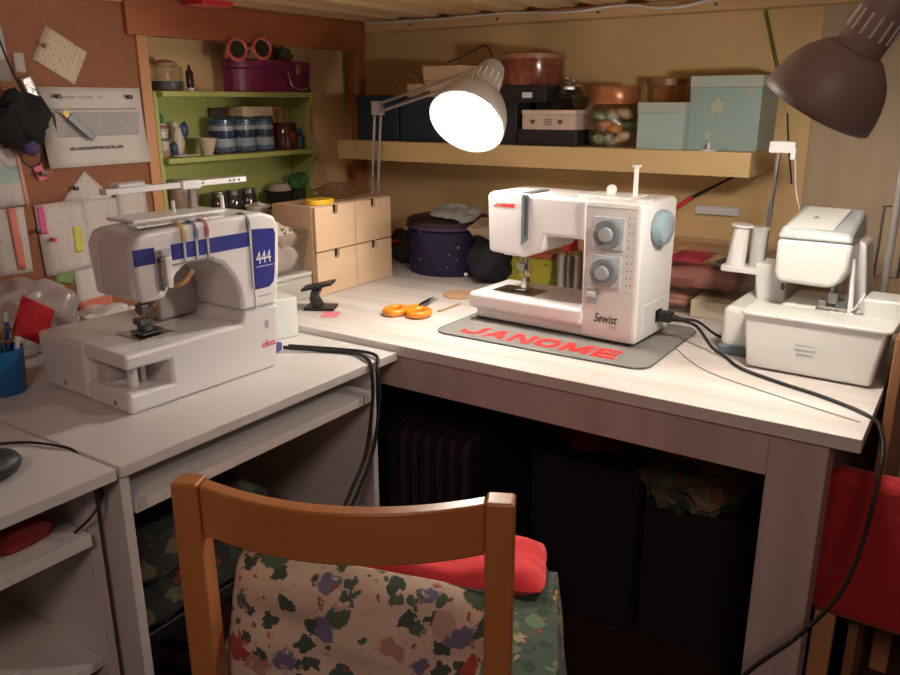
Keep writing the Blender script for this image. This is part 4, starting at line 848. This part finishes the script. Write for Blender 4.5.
MB().box(.0150, .0156, -.075, .06, -.055, -.043).build('bold_print', printed('bold_print_row', (.60, .56, .53), (.12, .11, .11), 40, .6), cl, rot=(0, .07, 0))
pin(1.045, 1.263, black, 'black push pin at the top left of the calendar page', .004)
pin(1.225, 1.262, black, 'black push pin at the top right of the calendar page', .004)
cp = thing('clip', 'dark metal clip lying slanted over the calendar page', 'clip', (BX+.018, 1.085, 1.195))
MB().box(0, .006, -.037, .037, -.008, .008).build('clip_body', darkgrey, cp, .002, rot=(-.75, 0, 0))
MB().box(0, .004, -.052, -.034, -.006, .006).build('clip_jaw', yellowp, cp, .001, rot=(-.75, 0, 0))
sheet('note_paper', 'white note turned corner-up below the calendar page', 'paper', 1.045, 1.135, .988, 1.078, print2, .78, .0012)
pin(1.058, 1.060, black, 'black pin through the corner-up white note')
sheet('note_paper', 'white list pinned close to the pine frame', 'paper', 1.165, 1.248, .89, 1.062, print2, .03, .0028)
pin(1.150, 1.042, steel, 'grey pin at the corner of the list near the pine frame')
sheet('notebook_page', 'large spiral-torn page with a pink tab, in the middle of the board', 'paper', .960, 1.075, .868, 1.032, print2, .03, .004)
sheet('notebook_page', 'pale page between the pink-tabbed page and the list', 'paper', 1.06, 1.165, .878, 1.030, print2, -.05, .0022)
sheet('sticky_tab', 'hot pink sticky tab on the spiral-torn page', 'sticky tab', .963, .979, .965, 1.027, plain('hot_pink_paper', (.72, .10, .28), .7), 0, .0052)
sheet('sticky_tab', 'yellow sticky tab at the right of the spiral-torn page', 'sticky tab', 1.040, 1.061, .912, .972, plain('yellow_paper', (.62, .60, .10), .7), 0, .0052)
sheet('sticky_tab', 'long coral strip beside the spiral-torn page', 'sticky tab', .900, .917, .895, 1.030, plain('coral_paper', (.70, .22, .17), .7), 0.03, .0052)
pin(.953, .975, black, 'black pin at the left edge of the spiral-torn page', .005)
pin(.985, .951, redpl, 'red pin on the spiral-torn page', .005)
sheet('note_paper', 'pale sheet beneath the long coral strip', 'paper', .86, .935, .885, 1.030, print2, 0, .0018)
sheet('note_paper', 'pale sheet with teal print at the left edge, above the coral strip', 'paper', .84, .938, 1.032, 1.155, banded('teal_tint_paper', [(0, (.55, .5, .48)), (.4, (.36, .46, .44)), (.7, (.55, .50, .48))], -.06, .06, .8), 0.05, .0018)
sheet('coral_edge', 'narrow coral strip beside the teal-printed sheet', 'sticky tab', .938, .946, 1.03, 1.155, plain('pale_coral_paper', (.62, .30, .24), .7), .06, .003)
sheet('heart_note', 'pink folded paper flower pinned under the black pouch', 'paper', .972, .993, 1.083, 1.120, plain('rose_paper', (.65, .16, .24), .7), .3, .004)
pin(.982, 1.098, black, 'black pin in the pink paper flower', .006)
sheet('green_tag', 'green and white printed tag below the spiral-torn page', 'tag', .985, 1.03, .845, .890, floral('green_tag_print', (.22, .38, .10), [(.6, .62, .55), (.10, .25, .05), (.5, .55, .4)], 40, .3), -.25, .003)
sheet('note_paper', 'white slip with a dark foot line behind the coverstitch machine head', 'paper', 1.03, 1.10, .79, .884, paper, .05, .002)
sheet('red_note', 'red and white printed card low on the pinboard', 'card', 1.03, 1.12, .745, .795, plain('coral_card', (.55, .15, .10), .7), .05, .003)
sheet('photo_round', 'small pale round sticker near the hanging cord', 'sticker', .962, .986, 1.312, 1.352, plain('pale_mauve', (.42, .35, .33), .7), 0, .002)
sheet('foil_packet', 'crumpled silver foil packet beside the hanging black pouch', 'packet', .975, 1.004, 1.258, 1.305, plain('silver_foil', (.5, .46, .44), .3, .6, var=.5, scale=90, bump=1, bscale=120), .3, .004)
sheet('note_paper', 'pale blue picture at the top left edge of the board', 'paper', .86, .95, 1.29, 1.40, banded('pale_blue_picture', [(0, (.25, .22, .2)), (.4, (.42, .42, .42)), (.8, (.34, .38, .40))], -.05, .05, .8), .05, .002)
bgx = thing('black_pouch', 'black pouch hanging by a cord on the pinboard at the left edge', 'pouch', (BX+.035, .945, 1.215))
MB().ball((0, 0, 0), (.022, .052, .055), 4, .35, 21).ball((0, -.03, -.01), (.02, .045, .04), 3, .3, 4).build('pouch_body', plain('black_fabric', (.005, .004, .005), .9), bgx)
MB().tube([(0, .012, .05), (-.005, -.005, .10), (-.015, -.018, .17), (-.02, -.028, .24)], .0022).build('cord', rubber, bgx)
MB().tube([(0, -.02, -.045), (.0, -.018, -.075), (0, .0, -.098), (0, .025, -.09), (0, .032, -.06), (0, .028, -.04)], .0018).build('strap', rubber, bgx)
MB().ball((0, .008, -.058), (.012, .02, .018), 3, .2, 2).build('tassel', plain('violet_cloth', (.06, .03, .12), .7), bgx)

# behind / left of the coverstitch machine
cup = thing('pencil_cup', 'blue plastic cup of pens and scissors at the left edge of the desk', 'cup', (-1.455, .690, DZ+.0002))
MB().lathe([(0, 0), (.034, 0), (.036, .003), (.040, .085), (.038, .085), (.033, .005), (0, .005)], n=36).build('cup_body', plain('bright_blue_plastic', (.01, .13, .36), .4), cup)
def pen(x, y, h, m, label, tilt, capm=None):
    p = thing('pen', label, 'pen', (-1.455+x, .690+y, DZ+.008)); p.rotation_euler = tilt
    MB().cyl((0, 0, 0), (0, 0, h), .0045, n=10).build('barrel', m, p)
    MB().cyl((0, 0, h+.0002), (0, 0, h+.018), .005, .004, 10).build('cap', capm or m, p)
pen(-.010, .012, .12, bluep, 'blue pen in the blue cup', (-.12, .0, 0), whitep)
pen(.012, -.010, .11, pinkf, 'pink pen in the blue cup', (.08, .12, 0))
pen(.014, .014, .10, whitep, 'white pen in the blue cup', (-.10, .12, 0), redpl)
ss = thing('scissors', 'small scissors with dark looped handles standing in the blue cup', 'scissors', (-1.440, .685, DZ+.012))
MB().cyl((0, .004, 0), (0, .006, .085), .003, n=8).build('blade', steel, ss)
for s_ in (-1, 1): MB().tube([(0, .005+s_*.012+.010*math.cos(a), .098+.014*math.sin(a)) for a in [2*PI*k/12 for k in range(12)]], .0028, smooth=1, closed=True).build('handle', plain('amber_handle', (.25, .12, .04), .4), ss)
tag(MB().pillow((0, 0, 0), .040, .040, .005, noise=.6, seed=3).build('red_felt', plain('red_felt', (.50, .012, .02), .8), loc=(-1.50, .785, .842), rot=(PI/2-.2, .6, PI/2+.1)), 'red felt piece leaning between the blue cup and the coverstitch machine', 'felt')
tag(MB().ball((0, 0, 0), (.065, .10, .075), 4, .35, 14).build('plastic_bag', plain('translucent_film', (.55, .50, .50), .3, coat=.3, alpha=.55), loc=(-1.62, .83, DZ+.088)), 'cloudy plastic bag behind the red felt piece', 'bag')
tag(MB().ball((0, 0, 0), (.06, .10, .03), 4, .7, 17).build('crumpled_paper', paper, loc=(-1.62, 1.01, DZ+.034)), 'crumpled white tissue behind the coverstitch machine', 'paper')
tag(MB().box(-.06, .06, -.09, .09, 0, .018).build('paper_stack', paper, bevel=.001, loc=(-1.64, .62, DZ+.0002), rot=(0, 0, .1)), 'stack of paper behind the blue cup', 'paper')

# ================================================================ CHAIR
A = math.atan2(.724-.55, -.404+.76)
c = thing('wooden_chair', 'orange-brown beech chair in the foreground with cushions on it', 'chair', (-.582, .637, 0), A)
# local: x right along the back, y forward to the table, z up
HW = .190
def post(s_):
    pr = [(-.022, 0), (.018, 0), (.016, .30), (.018, .45), (.010, .812), (-.022, .812), (-.022, .45), (-.02, .3)]
    MB().prism(pr, s_*HW-.017, s_*HW+.017, 'x').build('back_post', chairw, c, .004)
post(-1); post(1)
n = 16; mb = MB(); rg = []
for i in range(n+1):
    u = i/n; x = -HW+.0172+u*(2*HW-.0344); bow = -.042*(1-(2*u-1)**2)
    ring = []
    for (dy, z) in ((-.013, .742), (.010, .740), (.010, .808), (-.013, .809)):
        ring.append(mb.bm.verts.new((x, -.004+dy+bow*.9, z-.004*(1-(2*u-1)**2)*(1 if z > .75 else 1))))
    rg.append(ring)
for a_, b_ in zip(rg, rg[1:]):
    for k in range(4): mb.bm.faces.new((a_[k], a_[(k+1) % 4], b_[(k+1) % 4], b_[k]))
mb.bm.faces.new(rg[0]); mb.bm.faces.new(rg[-1][::-1])
mb.build('top_rail', chairw2, c, .003)
MB().prism([(-HW, .018), (HW, .018), (HW+.03, .40), (-HW-.03, .40)], .405, .428, 'z').build('seat', chairw, c, .006)
for s_ in (-1, 1): MB().box(s_*(HW+.008)-.016, s_*(HW+.008)+.016, .355, .39, 0, .4045).build('front_leg', chairw, c, .003)
MB().box(-HW+.0158, HW-.0158, -.012, .008, .35, .4045).box(-HW+.0158, HW-.0158, -.010, .006, .15, .18).build('rear_stretcher', chairw2, c, .002)
for s_ in (-1, 1): MB().box(s_*HW-.009, s_*HW+.009, .02, .354, .20, .23).build('side_stretcher', chairw, c, .002)
def chairpt(x, y, z): return Vector((-.582+x*math.cos(A)-y*math.sin(A), .637+x*math.sin(A)+y*math.cos(A), z))
# seat covers and cushions (lie on the chair: own things)
gcv = MB().pillow((0, 0, 0), .250, .21, .034, noise=.35, seed=12, n=28)
o = gcv.build('seat_cover', greenfl, loc=chairpt(.01, .215, .462), rot=(0, 0, A)); tag(o, 'green floral seat cover bulging round the edges of the chair seat', 'seat cover')
def drape():
    mb = MB(); n = 24; m_ = 10; g = []
    from mathutils import noise as nz
    for i in range(n+1):
        row = []
        for j in range(m_+1):
            u = i/n; v = j/m_
            y = .0+u*.36; w_ = nz.noise(Vector((u*9, v*1.5, 1)))*.014+nz.noise(Vector((u*20, v*2, 7)))*.005
            if v < .3: x, z = (.175+v/.3*.090), .484+.004*math.sin(v*10)
            else: x, z = .265+(v-.3)*.03+w_*(v+.2), .484-(v-.3)/.7*.20
            row.append(mb.bm.verts.new((x, y, z+w_*.3)))
        g.append(row)
    for i in range(n):
        for j in range(m_): mb.bm.faces.new((g[i][j], g[i+1][j], g[i+1][j+1], g[i][j+1]))
    return mb
o = drape().build('chair_throw', greenfl, loc=chairpt(0, 0, 0), rot=(0, 0, A)); sd = o.modifiers.new('solid', 'SOLIDIFY'); sd.thickness = .004
tag(o, 'green floral cloth hanging down the right side of the chair seat', 'cloth')
o = MB().pillow((0, 0, 0), .205, .078, .030, noise=.45, seed=5).build('seat_cushion', redcloth, loc=chairpt(.045, .345, .502), rot=(.0, 0, A)); tag(o, 'bright red narrow cushion across the front of the chair seat', 'cushion')
o = MB().pillow((0, 0, 0), .180, .118, .036, noise=.35, seed=31, n=28).build('back_cushion', cushfl, loc=chairpt(-.012, .062, .538), rot=(PI/2-.14, .13, A)); tag(o, 'cream floral cushion leaning against the inside of the chair back', 'cushion')
MB().tube([(-.165+.033*k, .1135-.0036*(1-abs(k-5)/5), .0) for k in range(11)], .0022).build('piping', black, o)

# ================================================================ BELOW THE TABLES
def stripes(name, ax, freq, cols):
    m, t, b = nt(name); N, L = t.nodes, t.links
    tc = N.new('ShaderNodeTexCoord'); w_ = N.new('ShaderNodeTexWave'); w_.bands_direction = ax; w_.inputs['Scale'].default_value = freq; L.new(tc.outputs['Object'], w_.inputs[0])
    cr = N.new('ShaderNodeValToRGB'); cr.color_ramp.interpolation = 'CONSTANT'; e = cr.color_ramp.elements
    e[0].color = (*cols[0], 1); e[1].position = .6; e[1].color = (*cols[1], 1); q = e.new(.85); q.color = (*cols[2], 1)
    L.new(w_.outputs[0], cr.inputs[0]); L.new(cr.outputs[0], b.inputs['Base Color']); b.inputs['Roughness'].default_value = .85; return m
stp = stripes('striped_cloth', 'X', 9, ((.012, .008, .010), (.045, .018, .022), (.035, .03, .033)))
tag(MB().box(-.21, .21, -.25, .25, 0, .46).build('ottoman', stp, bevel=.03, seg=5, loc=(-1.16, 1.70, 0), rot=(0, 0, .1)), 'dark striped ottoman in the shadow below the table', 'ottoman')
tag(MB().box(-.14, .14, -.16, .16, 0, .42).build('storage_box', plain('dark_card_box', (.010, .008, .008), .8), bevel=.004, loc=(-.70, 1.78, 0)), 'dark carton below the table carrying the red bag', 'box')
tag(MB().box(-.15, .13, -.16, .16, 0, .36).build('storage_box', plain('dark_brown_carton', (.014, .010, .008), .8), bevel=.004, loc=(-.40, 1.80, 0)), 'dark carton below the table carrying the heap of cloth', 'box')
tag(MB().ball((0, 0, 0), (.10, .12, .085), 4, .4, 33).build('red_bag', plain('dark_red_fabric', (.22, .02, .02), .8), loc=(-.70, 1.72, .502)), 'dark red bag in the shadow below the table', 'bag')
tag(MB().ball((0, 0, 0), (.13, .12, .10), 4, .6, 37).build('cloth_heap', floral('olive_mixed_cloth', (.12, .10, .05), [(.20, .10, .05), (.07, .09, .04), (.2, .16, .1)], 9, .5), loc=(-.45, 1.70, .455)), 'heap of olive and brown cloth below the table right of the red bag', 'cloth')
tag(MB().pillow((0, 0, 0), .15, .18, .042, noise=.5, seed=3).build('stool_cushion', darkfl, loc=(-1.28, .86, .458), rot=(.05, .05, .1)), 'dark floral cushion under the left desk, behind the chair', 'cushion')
st_ = thing('low_stool', 'dark stool hidden under the left desk bearing floral cushions', 'stool', (-1.28, .86, 0))
MB().box(-.14, .14, -.16, .16, .29, .32).build('seat', blk, st_, .005)
for a_ in (-.11, .11):
    for b_ in (-.13, .13): MB().cyl((a_, b_, 0), (a_, b_, .2898), .015, n=12).build('leg', blk, st_)
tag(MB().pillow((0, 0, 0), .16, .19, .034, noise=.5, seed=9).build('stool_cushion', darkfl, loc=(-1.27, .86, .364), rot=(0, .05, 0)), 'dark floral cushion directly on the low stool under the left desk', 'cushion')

# red chair at the right edge
rc = thing('red_chair', 'chair with red fabric back and pine legs beyond the right table leg', 'chair', (0, 0, 0))
MB().box(-.155, .22, 1.42, 1.47, .34, .63).build('backrest', plain('red_fabric', (.42, .012, .015), .85, var=.2, scale=8, bump=.3, bscale=100, sheen=.2), rc, .023, 5)
MB().box(-.060, .22, 1.475, 1.86, .40, .45).build('seat', plain('dark_red_seat', (.30, .012, .015), .85), rc, .02, 4)
for x in (-.125, .19):
    MB().box(x-.018, x+.018, 1.435, 1.465, 0, .3395).build('leg', frame_w, rc, .003)
    MB().box(max(x, -.035)-.018, max(x, -.035)+.018, 1.80, 1.84, 0, .3995).build('leg', frame_w, rc, .003)
# wooden post at the right
bp = thing('timber_post', 'brown timber board standing against the right end of the table', 'board', (0, 0, 0))
MB().box(-.088, -.070, 1.50, 2.10, 0, .86).build('board', wood('brown_timber', (.22, .10, .045), (.32, .16, .07), 'z', 5, .5, 10), bp, .003)
